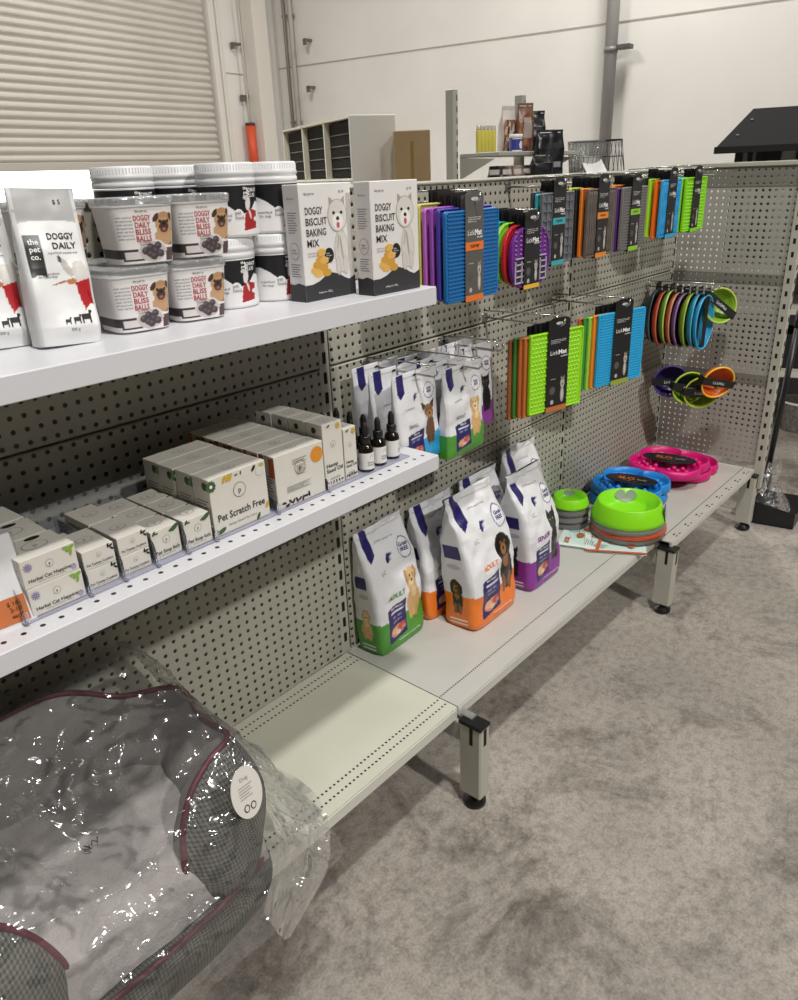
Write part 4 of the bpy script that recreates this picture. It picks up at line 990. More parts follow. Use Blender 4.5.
def make_mat(c, w, h, r, style, card, accent, tuff=None, cw=.07, word='SOOTHER'):
    t = thing('lick_mat', '', 'pet mat')
    mat_mb(w, h, r, c, style).build('rubber_mat', t)
    if card:
        cm = M(card, .4); m = MB(); top = .030; bot = -h-.003; F = (-cw/2, -.011, 0)
        m.prism([(0, bot), (cw, bot), (cw, top), (cw*.8, top+.008), (cw*.2, top+.008), (0, top)], (-cw/2, -.0105, 0), UX, UZ, (0, -.0008, 0), cm)
        m.prism([(0, bot), (cw, bot), (cw, top), (0, top)], (-cw/2, .0005, 0), UX, UZ, (0, .0008, 0), cm); m.box(-cw/2, -.0105, bot-.001, cw/2, .0008, bot, cm); card_o = m.build('card_sleeve', t)
        m = MB(); F = (-cw/2, -.0113, bot); H = top-bot; am = M(accent, .45)
        m.poly([(0, 0), (cw, 0), (cw, H*.06), (0, H*.06)], F, UX, UZ, am)
        m.text('Lick', cw*.12, H*.66, .012, F, UX, UZ, WHITE, align='l', w=cw*.36); m.text('Mat', cw*.5, H*.66, .012, F, UX, UZ, WHITE, align='l', w=cw*.4, bold=.035)
        m.text(word, cw*.78, H*.61, .004, F, UX, UZ, WHITE, bold=.02, w=cw*.34)
        m.text('Prevents boredom, anxiety\nand destructive behaviour,\nsoothes your pet', cw*.12, H*.78, .0032, F, UX, UZ, WHITE, align='l', w=cw*.72)
        if tuff: m.poly([(0, H*.49), (cw, H*.49), (cw, H*.57), (0, H*.57)], F, UX, UZ, M(tuff, .45), .0005); m.text('TUFF PET', cw/2, H*.53, .006, F, UX, UZ, INK, bold=.03, lift=.0009)
        flat_art(m, [('e', .5, .3, .22, .3, 0, 'a8a29c'), ('e', .5, .72, .24, .2, 0, 'b8b2ac'), ('e', .38, .9, .08, .1, 20, '8a847e'), ('e', .62, .9, .08, .1, -20, '8a847e'), ('e', .5, .68, .06, .05, 0, '26211e'), ('e', .5, .3, .08, .2, 0, 'd0ccc8')], (F[0]+cw*.55, F[1], F[2]+H*.09), UX, UZ, cw*.42, H*.3)
        m.ell(cw*.28, H*.24, cw*.14, cw*.14, F, UX, UZ, M('55524f', .5)); m.ell(cw*.28, H*.11, cw*.08, cw*.08, F, UX, UZ, M('b9b4ae', .5))
        m.text('enrichment', cw*.3, H*.37, .003, F, UX, UZ, WHITE); m.build('printing', card_o)
        m = MB(); m.ell(0, .022, .014, .004, (0, -.0115, 0), UX, UZ, M('cfcfcf', .4)); m.build('hang_slot', card_o)
    return t
def edge_mat(c, w, h, r, cc='17171a'):
    """a mat further back in the pile: only its edge and its card header show"""
    t = thing('lick_mat', '', 'pet mat'); mat_mb(w, h, r, c, 'none', .005).build('rubber_mat', t)
    m = MB(); m.box(-.033, -.0065, -h-.002, .033, -.0058, .027, M(cc, .45)); m.box(-.033, .0005, -h-.002, .033, .0012, .027, M(cc, .45)); m.build('card_sleeve', t)
    return t
def pile(name, front, x, y, ztop, w, h, r, backs, gap, rz, group, hooklab, step=(0, 0), cc='17171a', hy=.03):
    """front: args for make_mat; backs: colours from the front backwards with a word for each"""
    ca, sa = math.cos(R(rz)), math.sin(R(rz)); cxx = x+w/2*ca; cyy = y+w/2*sa
    t = make_mat(*front); t.location = (cxx, cyy, ztop); t.rotation_euler = (0, 0, R(rz)); t['label'] = name; t['group'] = group
    n = len(backs)
    for i, (c, word) in enumerate(backs):
        e = edge_mat(c, w, h, r, cc); q = random.Random(word+str(i)); yy = cyy+(i+1)*gap
        e.location = (cxx+step[0]*(i+1), yy, ztop+step[1]*(i+1)+q.uniform(-.004, .004)); e.rotation_euler = (0, 0, R(rz+q.uniform(-.9, .9))); e['label'] = word; e['group'] = group
    hook(cxx, ztop+.016, -cyy+.025, hooklab, GH)
GL = 'rubber lick mats hanging in rows of hooks'
def L_(c, ordn, where): return 'thin %s lick mat edge, %s behind the %s' % (c, ordn, where)
O_ = ('first', 'second', 'third', 'fourth', 'fifth')
def backs(cols, where): return [(h, L_(n, O_[i], where)) for i, (h, n) in enumerate(cols)]
pile('blue ribbed lick mat with grey card and orange band, nearest in the top row', ('1b72b4', .207, .198, .01, 'ribs', '5a5754', 'e8762a', 'e8762a', .07, 'TUFF'), .135, -.262, 1.458, .207, .198, .01,
     backs([('4a3a9a', 'indigo'), ('9a4fb4', 'violet'), ('c26ac8', 'pink'), ('c9c26a', 'straw'), ('4a3d30', 'brown')], 'blue ribbed mat'), .0155, 0, GL, 'wire hook behind the blue ribbed mat', (-.004, .004), '2c2a2a')
pile('purple rounded lick mat with black card and yellow band in the top row', ('6a2288', .185, .15, .06, 'half', '17171a', 'e8b83a', None, .075, 'SPLASH'), .425, -.245, 1.402, .185, .15, .06,
     backs([('c01f2c', 'red'), ('8fd23a', 'lime'), ('2fb0a8', 'teal'), ('e07a2c', 'orange')], 'purple rounded mat'), .0155, 0, GL, 'wire hook behind the purple rounded mat', (-.012, .005))
pile('dark grid patterned lick mat with black card and teal band, half behind the purple one', ('6d7076', .178, .195, .006, 'grid', '17171a', '3aa6b0', '3aa6b0', .07, 'PLAYDATE'), .70, -.165, 1.474, .178, .195, .006,
     backs([('3aa6b0', 'teal'), ('44424a', 'charcoal')], 'grid patterned mat'), .0155, 0, GL, 'wire hook behind the grid patterned mat')
pile('orange and grey woven lick mat with orange band in the top row', ('6b625c', .185, .195, .006, 'waves', '17171a', 'e88a2a', 'e88a2a', .07, 'TUFF'), .915, -.19, 1.476, .185, .195, .006,
     backs([('e8822a', 'orange'), ('2c2a2a', 'black'), ('c4d63a', 'yellow green'), ('a83a4a', 'maroon')], 'woven orange band mat'), .0155, 0, GL, 'wire hook behind the woven orange band mat', (-.008, .001))
pile('grey ribbed lick mat with lime green band in the top row', ('7d7a78', .18, .193, .006, 'ribs', '17171a', '8fce2e', '8fce2e', .07, 'SLOMO'), 1.155, -.185, 1.472, .18, .193, .006,
     backs([('5a2a80', 'purple'), ('e8822a', 'orange'), ('6d6a68', 'grey')], 'grey ribbed mat'), .0155, 0, GL, 'wire hook behind the grey ribbed mat', (-.004, .002))
pile('blue zigzag lick mat with black card in the top row', ('3aa6dc', .165, .193, .006, 'waves', '17171a', '3aa6dc', None, .07, 'BUDDY'), 1.50, -.165, 1.484, .165, .193, .006,
     backs([('ef6a1e', 'orange'), ('a8dc2e', 'lime'), ('3a3838', 'charcoal')], 'blue zigzag mat'), .0155, 0, GL, 'wire hook behind the blue zigzag mat', (-.018, .002))
pile('lime green lick mat with black card, last in the top row by the end panel', ('8edc1e', .20, .19, .006, 'bumps', '17171a', '8edc1e', None, .07, 'BUDDY'), 1.70, -.17, 1.486, .20, .19, .006,
     backs([('8edc1e', 'lime'), ('2fb0a8', 'teal')], 'last lime mat'), .0155, 0, GL, 'wire hook behind the last lime mat', (.0, .0))
pile('lime green bumpy lick mat with black card in the lower row', ('9be01c', .215, .232, .006, 'bumps', '17171a', 'c0703a', None, .085, 'CLASSIC'), .570, -.222, 1.112, .215, .232, .006,
     backs([('c0703a', 'tan'), ('b8682e', 'copper'), ('3f7a34', 'dark green'), ('9a5a30', 'brown')], 'lime bumpy mat'), .011, -14, GL, 'wire hook behind the lime bumpy mat', (-.010, -.002))
pile('light blue lick mat with black card in the lower row', ('2fb2e4', .225, .235, .006, 'ribs', '17171a', '9aa83a', None, .085, 'CLASSIC'), .970, -.225, 1.108, .225, .235, .006,
     backs([('ef8a1e', 'orange'), ('9ad24a', 'light green'), ('3f9a44', 'green'), ('c0622e', 'rust')], 'light blue mat'), .011, -14, GL, 'wire hook behind the light blue mat', (-.012, -.002))
hook(.46, 1.088, .19, 'empty wire hook left of the lime bumpy mat', GH)
hook(1.93, 1.49, .2, 'empty wire hook in the top row close to the end panel', GH)

# ================================================================== oval cups on the corner hook
def make_cup(c, c2, name='slow_feeder_cup'):
    """rounded dish hanging edge on, rim facing +X side, hung from its header card"""
    t = thing(name, '', 'pet bowl'); col = M(c, .4); rim = M(c2, .4)
    m = MB(); prof = [(.004, .034), (.03, .034), (.052, .028), (.066, .014), (.070, 0), (.066, .001), (.06, .010), (.045, .024), (.02, .029), (.001, .029)]
    vs = []; fs = []; n = 36
    for r, d in prof:
        for k in range(n):
            a = 2*math.pi*k/n; vs.append((-d, r*math.cos(a), -.105+r*1.55*math.sin(a)))
    for i in range(len(prof)-1):
        for k in range(n): k2 = (k+1) % n; fs.append((i*n+k, i*n+k2, (i+1)*n+k2, (i+1)*n+k))
    m.add(vs, fs, col, True); m.build('dish', t)
    m = MB(); m.tube([(0.001, .069*math.cos(a), -.105+.107*math.sin(a)) for a in [2*math.pi*k/36 for k in range(36)]], .0032, rim, 8, closed=True); m.build('rim', t)
    m = MB(); m.box(-.002, -.02, -.035, .002, .02, .03, M('141416', .45)); m.box(-.036, -.014, -.2, .004, .014, -.196, M('141416', .45)); m.box(.002, -.014, -.2, .0035, .014, -.03, M('141416', .45)); m.build('card_header', t)
    return t
GC = 'round licking dishes hanging edge on near the corner'
cups = [('2a3a44', '4a6a78', 'dark slate'), ('b0442c', 'e0704a', 'red orange'), ('4c8a2e', 'c8d86a', 'green'), ('b0542c', 'd89a78', 'orange brown'), ('6a4a7a', '9a7aaa', 'mauve'), ('7a8a1e', 'a8cc4a', 'olive green'), ('1f7f9a', '58b8d8', 'teal'), ('2a96c8', '4ab4e8', 'sky blue')]
wd = ('rearmost at the panel', 'second from the panel', 'third from the panel', 'fourth from the panel', 'fourth from the front', 'third from the front', 'second from the front', 'frontmost of the bunch')
for i, (a, b, n) in enumerate(cups):
    q = random.Random(i); t = make_cup(a, b); t.location = (1.83+.006*i, -.055-.0265*i, 1.062-.002*i+q.uniform(-.004, .004)); t.rotation_euler = (0, 0, R(-94+q.uniform(-5, 5))); t['label'] = '%s licking dish, %s' % (n, wd[i]); t['group'] = GC
hook(1.845, 1.075, .29, 'wire hook carrying the bunch of licking dishes', GH)
def make_wobble(c, c2, label):
    """round bowl with a black card strap across its mouth; mouth faces -Y before turning"""
    t = thing('wobble_bowl', label, 'pet bowl', group='round bowls with black straps by the corner'); m = MB()
    prof = [(.001, .052), (.03, .050), (.052, .036), (.066, .012), (.07, 0), (.065, -.001), (.058, .012), (.042, .032), (.02, .042), (.001, .043)]; n = 40; vs = []; fs = []
    for r, d in prof:
        for k in range(n): a = 2*math.pi*k/n; vs.append((r*math.cos(a), d, r*math.sin(a)))
    for i in range(len(prof)-1):
        for k in range(n): k2 = (k+1) % n; fs.append((i*n+k2, i*n+k, (i+1)*n+k, (i+1)*n+k2))
    m.add(vs, fs, M(c, .38), True); m.build('bowl', t)
    m = MB(); m.tube([(.068*math.cos(a), -.001, .068*math.sin(a)) for a in [2*math.pi*k/40 for k in range(40)]], .0038, M(c2, .38), 8, closed=True); m.build('rim', t)
    m = MB(); m.box(-.074, -.008, -.016, .074, -.006, .016, M('17171a', .45)); m.box(-.074, -.008, -.016, -.0725, .03, .016, M('17171a', .45)); m.box(.0725, -.008, -.016, .074, .03, .016, M('17171a', .45))
    m.text('LickMat', 0, 0, .012, (0, -.0082, 0), UX, UZ, M('c8c8c8', .4), bold=.02); m.build('card_strap', t)
    return t
for c, c2, lab, loc, e in (('e8641e', 'ffc83a', 'orange bowl with yellow rim and black strap, lowest at the corner', (1.90, -.315, .70), (14, 12, -38)), ('7aa32a', 'b4d24a', 'green bowl with black strap, left of the orange bowl', (1.885, -.205, .665), (8, 10, -45)),
                           ('8a9a2a', 'b8c84a', 'olive bowl between the green and orange bowls', (1.905, -.25, .645), (8, 6, -55)), ('3a2a6a', '4a3a8a', 'dark purple bowl, leftmost of the strapped bowls', (1.87, -.13, .685), (5, 0, -60)),
                           ('86b02a', 'c4dc5a', 'green bowl hanging tilted, highest by the end panel', (1.95, -.27, 1.00), (-14, 38, -48))):
    t = make_wobble(c, c2, lab); t.location = loc; t.rotation_euler = tuple(R(a) for a in e)

# ================================================================== bowls and trays on the far deck
def make_bowl(R_, c, label, group, loc, rz=0, heart=True, tagged=False):
    t = thing('pet_bowl', label, 'pet bowl', loc, R(rz), group); s = R_/.135; h = .07*s
    m = MB(); m.lathe([(R_*.96, 0), (R_, .003), (R_*.985, h*.25), (R_*.85, h*.95), (R_*.83, h), (R_*.8, h*.985), (R_*.74, h*.4), (R_*.6, h*.16), (.001, h*.15)], M(c, .35), 56, capt=False); m.build('bowl', t)
    if heart:
        m = MB(); vs = []; fs = []; nc, nr = 24, 7; hw = .042*s
        for i in range(nc+1):
            u = -1+2*i/nc; au = min(abs(u), .999); yt = .62+.38*math.sqrt(max(0, 1-(au*2-1)**2)); yb = .60*au**1.15
            for j in range(nr+1):
                v = lerp(yb, max(yt, yb), j/nr); r, zz = interp(v, [(0, .665, .27), (.4, .735, .42), (1, .79, .93)]); r = r*R_-.0022*s; an = math.pi/2+u*hw/r
                vs.append((r*math.cos(an), r*math.sin(an), zz*h+.0012))
        for i in range(nc):
            for j in range(nr): a = i*(nr+1)+j; fs.append((a, a+1, a+nr+2, a+nr+1))
        m.add(vs, fs, M('a5a5a2', .5), True); m.build('heart_inlay', t)
    if tagged:
        m = MB(); a0 = R(-14); O = (R_*.97*math.cos(a0), R_*.97*math.sin(a0), .01); uu = (-math.sin(a0), math.cos(a0), 0); vv = Vector((-.13*math.cos(a0), -.13*math.sin(a0), .9)).normalized()
        m.prism([(-.03, 0), (.03, 0), (.03, .045), (-.03, .045)], O, uu, vv, (.002*math.cos(a0), .002*math.sin(a0), 0), BLACKP)
        O2 = Vector(O)+Vector((.0022*math.cos(a0), .0022*math.sin(a0), 0))
        for k in range(6): m.poly([(-.024+k*.008, .008), (-.021+k*.008, .008), (-.021+k*.008, .036), (-.024+k*.008, .036)], O2, uu, vv, WHITE, .0004)
        m.build('tag', t)
    return t
bx, by = 1.195, -.285; GW = 'large stacked pet bowls at the deck joint'; GX = 'small stacked pet bowls by the panel'
def nest(R_, c, label, group, loc, rz=0): return make_bowl(R_, c, label, group, loc, rz, False)
nest(.135, '747270', 'large grey pet bowl, bottom of the big stack', GW, (bx, by, HB+.004)); nest(.136, 'd0562c', 'large orange pet bowl peeking out in the big stack', GW, (bx+.003, by-.003, HB+.022), 0); nest(.135, '85827f', 'large grey pet bowl right under the lime one', GW, (bx, by, HB+.040))
make_bowl(.134, '8be01a', 'large lime green pet bowl with heart inlay, top of the big stack', GW, (bx, by, HB+.06), -58, True, True)
sx, sy = 1.135, -.078
for k, (c, lab) in enumerate((('6f6d6b', 'small grey pet bowl, bottom of the small stack'), ('7a7876', 'small grey pet bowl, second from the bottom of the small stack'), ('6f6d6b', 'small grey pet bowl, right under the small lime bowl'))):
    nest(.073, c, lab, GX, (sx, sy, HB+.002+k*.026))
make_bowl(.072, '8be01a', 'small lime green pet bowl with heart inlay, top of the small stack', GX, (sx, sy, HB+.08), -58)
def make_tray(R_, c, loc, rz, label, group, ca=-80):
    """clover shaped feeder: four round lobes, raised rim, nubs inside and an oval sleeve card"""
    t = thing('clover_feeder', label, 'pet feeder', loc, R(rz), group); col = M(c, .4); n = 120; hh = .042
    def rad(a): return R_*(.80+.22*abs(math.cos(2*a))**.75)
    m = MB(); vs = []; fs = []
    prof = [(.90, 0), (.98, .004), (1.0, hh*.5), (.97, hh), (.94, hh), (.925, hh*.5), (.90, .012), (.5, .010), (.02, .010)]
    for s, z in prof:
        for k in range(n):
            a = 2*math.pi*k/n; r = rad(a)*s; vs.append((r*math.cos(a), r*math.sin(a), z))
    for i in range(len(prof)-1):
        for k in range(n): k2 = (k+1) % n; fs.append((i*n+k, i*n+k2, (i+1)*n+k2, (i+1)*n+k))
    m.add(vs, fs, col, True)
    for q in range(4):
        a = math.pi/2*q; cx, cy = R_*.56*math.cos(a), R_*.56*math.sin(a)
        for j in range(7):
            b = 2*math.pi*j/6; rr = 0 if j == 6 else R_*.21
            m.lathe([(.011, .009), (.010, .026), (.004, .031), (.0005, .0315)], col, 12, (cx+rr*math.cos(b), cy+rr*math.sin(b), 0))
    m.build('tray', t)
    c2 = MB(); c2.X = Matrix.Rotation(R(ca-rz), 4, 'Z'); c2.lathe([(1, .044), (1, .0465), (.985, .047)], M('17171a', .4), 48, sx=R_*.66, sy=R_*.32)
    O = (0, 0, .047)
    c2.text('SLO', -R_*.12, .0, R_*.16, O, (1, 0, 0), (0, 1, 0), M('c8622e', .4), bold=.03, w=R_*.42); c2.text('feeder', R_*.28, .0, R_*.1, O, (1, 0, 0), (0, 1, 0), M('8a8a88', .4), bold=.02, w=R_*.26)
    c2.text('slow feeding bowl', 0, -R_*.16, R_*.035, O, (1, 0, 0), (0, 1, 0), M('8a8a88', .4)); c2.build('sleeve_card', t)
    return t
GF = 'clover shaped slow feeders on the far deck'
make_tray(.152, '2089d8', (1.468, -.160, HB+.001), 41, 'blue clover feeder flat on the deck under the other blue one', GF)
make_tray(.156, '2089d8', (1.475, -.165, HB+.045), 46, 'blue clover feeder with oval card, resting on top of the other blue one', GF)
make_tray(.168, 'd8147a', (1.79, -.19, HB+.045), 44, 'pink clover feeder with oval card, the upper of two', GF)
make_tray(.162, 'd8147a', (1.90, -.2, HB+.001), 47, 'pink clover feeder underneath the upper pink one', GF)
# leaflets
def leaflet(loc, rz, label, seed):
    t = thing('leaflet', label, 'leaflet', loc, R(rz), 'printed leaflets under the big bowl'); m = MB(); n = 10; vs = []; fs = []
    for i in range(n+1):
        for j in range(n+1):
            x = -.105+.21*i/n; y = -.075+.15*j/n; vs.append((x, y, .0012+.004*max(0, nz((x, y, seed), 8))))
    for i in range(n):
        for j in range(n): a = i*(n+1)+j; fs.append((a, a+n+1, a+n+2, a+1))
    V2 = np.array(vs); C = paint(V2[:, 0]/.21+.5, V2[:, 1]/.15+.5, [], 'd4e6e0')
    m.add(vs, fs, M('cfe4de', .5), True); m.build('sheet', t)
    m = MB(); O = (-.105, -.075, .0062); A = (1, 0, 0); B = (0, 1, 0)
    m.poly([(0, 0), (.21, 0), (.21, .012), (0, .012)], O, A, B, M('c8603c', .5)); m.poly([(0.0, .012), (.02, .012), (.02, .15), (0, .15)], O, A, B, M('e6ebe6', .5))
    m.text('LICK', .05, .12, .016, O, A, B, M('c8502c', .5), bold=.04); m.ell(.1, .08, .02, .014, O, A, B, M('a8703c', .5)); m.ell(.16, .06, .014, .018, O, A, B, M('b5643a', .5))
    stripe_text(m, 5, .12, .12, .06, .003, O, A, B, M('6c8a88', .5), 2.6); stripe_text(m, 4, .03, .05, .05, .003, O, A, B, M('6c8a88', .5), 2.6); m.build('printing', t)
leaflet((1.07, -.30, HB+.0005), -62, 'pale teal leaflet with orange edge, lying under the big bowl stack at the deck edge', 1)
leaflet((1.06, -.175, HB+.0012), 18, 'pale teal leaflet by the small bowl stack', 2)
t = thing('cable_tie_bundle', 'short black plastic clip lying on the deck edge by the leaflets', 'clip', (1.155, -.385, HB+.006), R(20)); m = MB(); m.prism([(-.03, 0), (-.01, .012), (.02, .006), (.03, -.004), (.0, -.006)], (0, 0, 0), (1, 0, 0), (0, 1, 0), (0, 0, .006), BLACKP); m.build('clip', t)
# ================================================================== the dog bed in its plastic bag
def plaid():
    m = bpy.data.materials.new('plaid_tweed'); m.use_nodes = True; nt = m.node_tree; b = nt.nodes['Principled BSDF']; N = nt.nodes.new; L = nt.links.new
    g = N('ShaderNodeNewGeometry'); acc = None
    for k, (d, sc, thr) in enumerate((('X', 1500, .2), ('Z', 1500, .2), ('X', 300, .72), ('Z', 300, .72), ('Y', 1500, .35))):
        w = N('ShaderNodeTexWave'); w.bands_direction = d; w.inputs['Scale'].default_value = sc/6.28*1.0; w.inputs['Distortion'].default_value = 1.5; w.inputs['Detail'].default_value = 2; w.inputs['Detail Scale'].default_value = 8
        L(g.outputs['Position'], w.inputs['Vector'])
        if acc is None: acc = w.outputs['Fac']
        else:
            a = N('ShaderNodeMath'); a.operation = 'ADD'; L(acc, a.inputs[0]); L(w.outputs['Fac'], a.inputs[1]); acc = a.outputs[0]
    r = N('ShaderNodeValToRGB'); r.color_ramp.elements[0].position = .40; r.color_ramp.elements[1].position = .62
    sc_ = N('ShaderNodeMath'); sc_.operation = 'MULTIPLY'; sc_.inputs[1].default_value = .2; L(acc, sc_.inputs[0])
    r.color_ramp.elements[0].color = lin('2a2a27'); r.color_ramp.elements[1].color = lin('77776e'); L(sc_.outputs[0], r.inputs[0]); L(r.outputs[0], b.inputs['Base Color'])
    b.inputs['Roughness'].default_value = .9; return m
PLAID = plaid()
PLUSH = mat('plush_grey', '95918e', .95, noise_amt=.22, noise_scale=22, bump=.6, bump_scale=260)
PLUSH_LIT = mat('plush_lit', 'b3adaa', .95, noise_amt=.2, noise_scale=16, bump=.6, bump_scale=240)  # same plush as the lining; paler tone paints in light on the cushion
PIPE = mat('crimson_piping', '5a0f24', .55)
half = [  # ridge (piping), inner seam, outer foot
    ((-.812, -.425, .425), (-.815, -.420, .42), (-.795, -.440, .40)), ((-.803, -.412, .475), (-.800, -.390, .44), (-.765, -.462, .392)), ((-.783, -.392, .522), (-.772, -.360, .455), (-.725, -.470, .385)),
    ((-.750, -.380, .568), (-.750, -.335, .458), (-.690, -.450, .375)), ((-.700, -.366, .592), (-.735, -.305, .46), (-.665, -.420, .365)), ((-.640, -.345, .600), (-.722, -.275, .46), (-.650, -.370, .36)),
    ((-.628, -.245, .578), (-.710, -.22, .46), (-.640, -.26, .36)), ((-.616, -.150, .600), (-.702, -.175, .46), (-.635, -.13, .36)), ((-.700, -.080, .597), (-.755, -.115, .46), (-.68, -.045, .36)),
    ((-.800, -.050, .650), (-.815, -.085, .46), (-.80, -.025, .36)), ((-.915, -.048, .662), (-.915, -.088, .46), (-.915, -.02, .36))]
mir = [tuple((-1.83-p[0], p[1], p[2]) for p in st) for st in reversed(half[:-1])]
ST = half+mir; K = 7
RID = catmull([s[0] for s in ST], K); INN = catmull([s[1] for s in ST], K); OUT = catmull([s[2] for s in ST], K)
bed = thing('dog_bed', 'grey bolster dog bed with crimson piping wrapped in clear plastic, on the near deck', 'dog bed', (-.915, -.25, HB))
off = Vector((-.915, -.25, HB))
def bm_(): m = MB(); m.X = Matrix.Translation(-off); return m
ni, no = 14, 22
inner = []; outer = []
for r, i_, o_ in zip(RID, INN, OUT):
    n = Vector((o_.x-i_.x, o_.y-i_.y, 0)); n.normalize()
    a = []
    for k in range(ni+1):
        t = k/ni; p = i_.lerp(r, t)-n*(.020*math.sin(math.pi*t)); p += n*.006*nz(p, 20); a.append(p)
    inner.append(a); a = []
    H = (r-o_).length
    for k in range(no+1):
        t = k/no; p = r.lerp(o_, t)+n*(.23*H*math.sin(math.pi*t)**.8*(1-.25*t))+Vector((0, 0, .05*H*math.sin(math.pi*t)))
        p += n*.008*nz(p, 14); a.append(p)
    outer.append(a)
def sheet(m, G_, mt, flip=False):
    n = len(G_[0]); fs = []
    for i in range(len(G_)-1):
        for j in range(n-1): a = i*n+j; q = (a, a+1, a+n+1, a+n); fs.append(q[::-1] if flip else q)
    m.add([p for r in G_ for p in r], fs, mt, True)
m = bm_(); sheet(m, outer, PLAID); m.build('bolster_cover', bed)
m = bm_(); sheet(m, inner, PLUSH, True); m.build('bolster_lining', bed)
m = bm_(); m.tube(RID, .0058, PIPE, 8); m.build('piping', bed)
# cushion
m = bm_(); nx, ny = 60, 40; G_ = []
for i in range(nx+1):
    x = -1.17+.51*i/nx; row_ = []
    for j in range(ny+1):
        t = j/ny; y = -.452+.40*t; e = min(1, t/.16); ez = math.sqrt(max(0, 1-(1-e)**2))
        z = .385+.082*ez+.012*nz((x, y, 0), 7)*ez+.004*nz((x, y, 3), 30)*ez+.008*math.sin(math.pi*t)
        row_.append(Vector((x, y+.006*nz((x, 0, t), 9), z)))
    G_.append(row_)
sheet(m, G_, PLUSH_LIT, True); m.build('cushion', bed)
m = bm_()
for pts in ([(-.905, -.262), (-.897, -.27), (-.893, -.262)], [(-.90, -.256), (-.894, -.272)], [(-.89, -.264), (-.885, -.256), (-.88, -.266), (-.875, -.256)]):
    m.tube([(x, y, .4845) for x, y in pts], .0012, INK, 5)
m.build('stitched_mark', bed)
# base
OL = catmull([(-.74, -.466, 0), (-.66, -.435, 0), (-.63, -.34, 0), (-.625, -.12, 0), (-.67, -.04, 0), (-.80, -.02, 0), (-1.03, -.02, 0), (-1.16, -.04, 0), (-1.205, -.12, 0), (-1.2, -.34, 0), (-1.17, -.435, 0), (-1.09, -.466, 0), (-.915, -.475, 0)], 6, True)
m = bm_(); G_ = []; cx_, cy_ = -.915, -.24
for p in OL+[OL[0]]:
    row_ = []
    for k in range(13):
        t = k/12; s = 1+.045*math.sin(math.pi*t)-.02*(1-t); q = Vector((cx_+(p.x-cx_)*s, cy_+(p.y-cy_)*s, HB+.004+.098*t)); q += Vector((0, -.004, 0))*nz(q, 16); row_.append(q)
    row_.append(Vector((cx_+(p.x-cx_)*.86, cy_+(p.y-cy_)*.86, .380))); row_.append(Vector((cx_, cy_, .378)))
    G_.append(row_)
sheet(m, G_, PLAID, True); m.build('base_cover', bed)
m = bm_(); m.tube([(p.x, p.y, HB+.106) for p in OL], .0055, PIPE, 8, closed=True); m.build('base_piping', bed)
# hang tag
t = thing('hang_tag', 'round white swing tag on the plastic over the bed side', 'tag', (-.704, -.478, .592)); t.rotation_euler = (R(-16), R(4), R(4))
m = MB(); m.prism([(.032*math.cos(a), .046*math.sin(a)) for a in [2*math.pi*k/40 for k in range(40)]], (0, 0, 0), UX, UZ, (0, -.001, 0), M('d6d2cb', .5)); m.build('card', t)
m = MB(); O = (0, -.001, 0)
stripe_text(m, 5, -.016, .012, .03, .0018, O, UX, UZ, M('a09c96', .5), 2.8); m.text('Dog', 0, .026, .007, O, UX, UZ, M('8c8882', .5)); m.ell(-.008, -.026, .006, .007, O, UX, UZ, INK); m.ell(.006, -.027, .006, .007, O, UX, UZ, INK); m.ell(-.008, -.026, .004, .005, O, UX, UZ, M('d6d2cb', .5), .0006); m.ell(.006, -.027, .004, .005, O, UX, UZ, M('d6d2cb', .5), .0006); m.build('printing', t)
# plastic bag
FILM = film_mat('polythene', 'fdfdfd', .84, .13, 1.0, 16, milk=.03, base='f0f0f2')
FILM2 = film_mat('polythene_loose', 'fdfdfd', .86, .14, .9, 16, milk=.08, base='f4f4f2')
def crinkle(p, k=1.0):
    a = nz(p, 7); b = nz((p[0]+a*.3, p[1], p[2]-a*.2), 19); c = abs(nz((p[0], p[1]+b*.1, p[2]), 38))
    d = (1-abs(nz((p[0]+.4*p[1], p[1], p[2]), 16)))**6
    return Vector((.3, -.8, .55))*(.014*a+.011*b+.008*c+.010*d)*k
m = bm_(); nx, ny = 110, 100; G_ = []
for i in range(nx+1):
    s = i/nx; x0 = -1.235+.665*s; row_ = []
    for j in range(ny+1):
        t = j/ny
        y, z = interp(t, [(0, -.022, .70-.03*abs(s-.45)*2), (.06, -.06, .705), (.35, -.22, .672), (.58, -.385, .655-.03*math.sin(s*math.pi)), (.66, -.45, .60), (.82, -.497, .44), (.94, -.505, .33), (1, -.49, .262)])
        dip = .10*math.exp(-((x0+.92)/.10)**2)*math.exp(-((t-.48)/.2)**2); z -= dip
        fall = max(0, (s-.84)/.16); z -= fall**1.8*(z-.31)*.75; x = x0+.035*fall**2
        row_.append(Vector((x, y, z))+crinkle((x, y, z)))
    G_.append(row_)
sheet(m, G_, FILM)
c0 = catmull([(-.605, -.06, .58), (-.59, -.20, .53), (-.60, -.34, .47), (-.64, -.45, .40), (-.72, -.495, .33)], 14); c1 = catmull([(-.475, -.10, .294), (-.435, -.24, .296), (-.455, -.37, .296), (-.50, -.425, .205), (-.66, -.485, .20)], 14)
G_ = []
for a, b in zip(c0, c1):
    row_ = []
    for j in range(41):
        t = j/40; p = a.lerp(b, t); p.z -= .09*math.sin(math.pi*t)*(1 if b.z > .28 else .35); p.z = max(p.z, .293) if p.y > -.385 else p.z
        q = p+crinkle(p, .45*math.sin(math.pi*min(1, t*.9+.1))+.1)
        if q.y > -.40: q.z = max(q.z, .2885)
        row_.append(q)
    G_.append(row_)
sheet(m, G_, FILM2)
pb = m.build('polythene_bag'); pb.location = off
tag(pb, 'crinkled clear plastic bag wrapped round the grey dog bed', 'plastic bag')

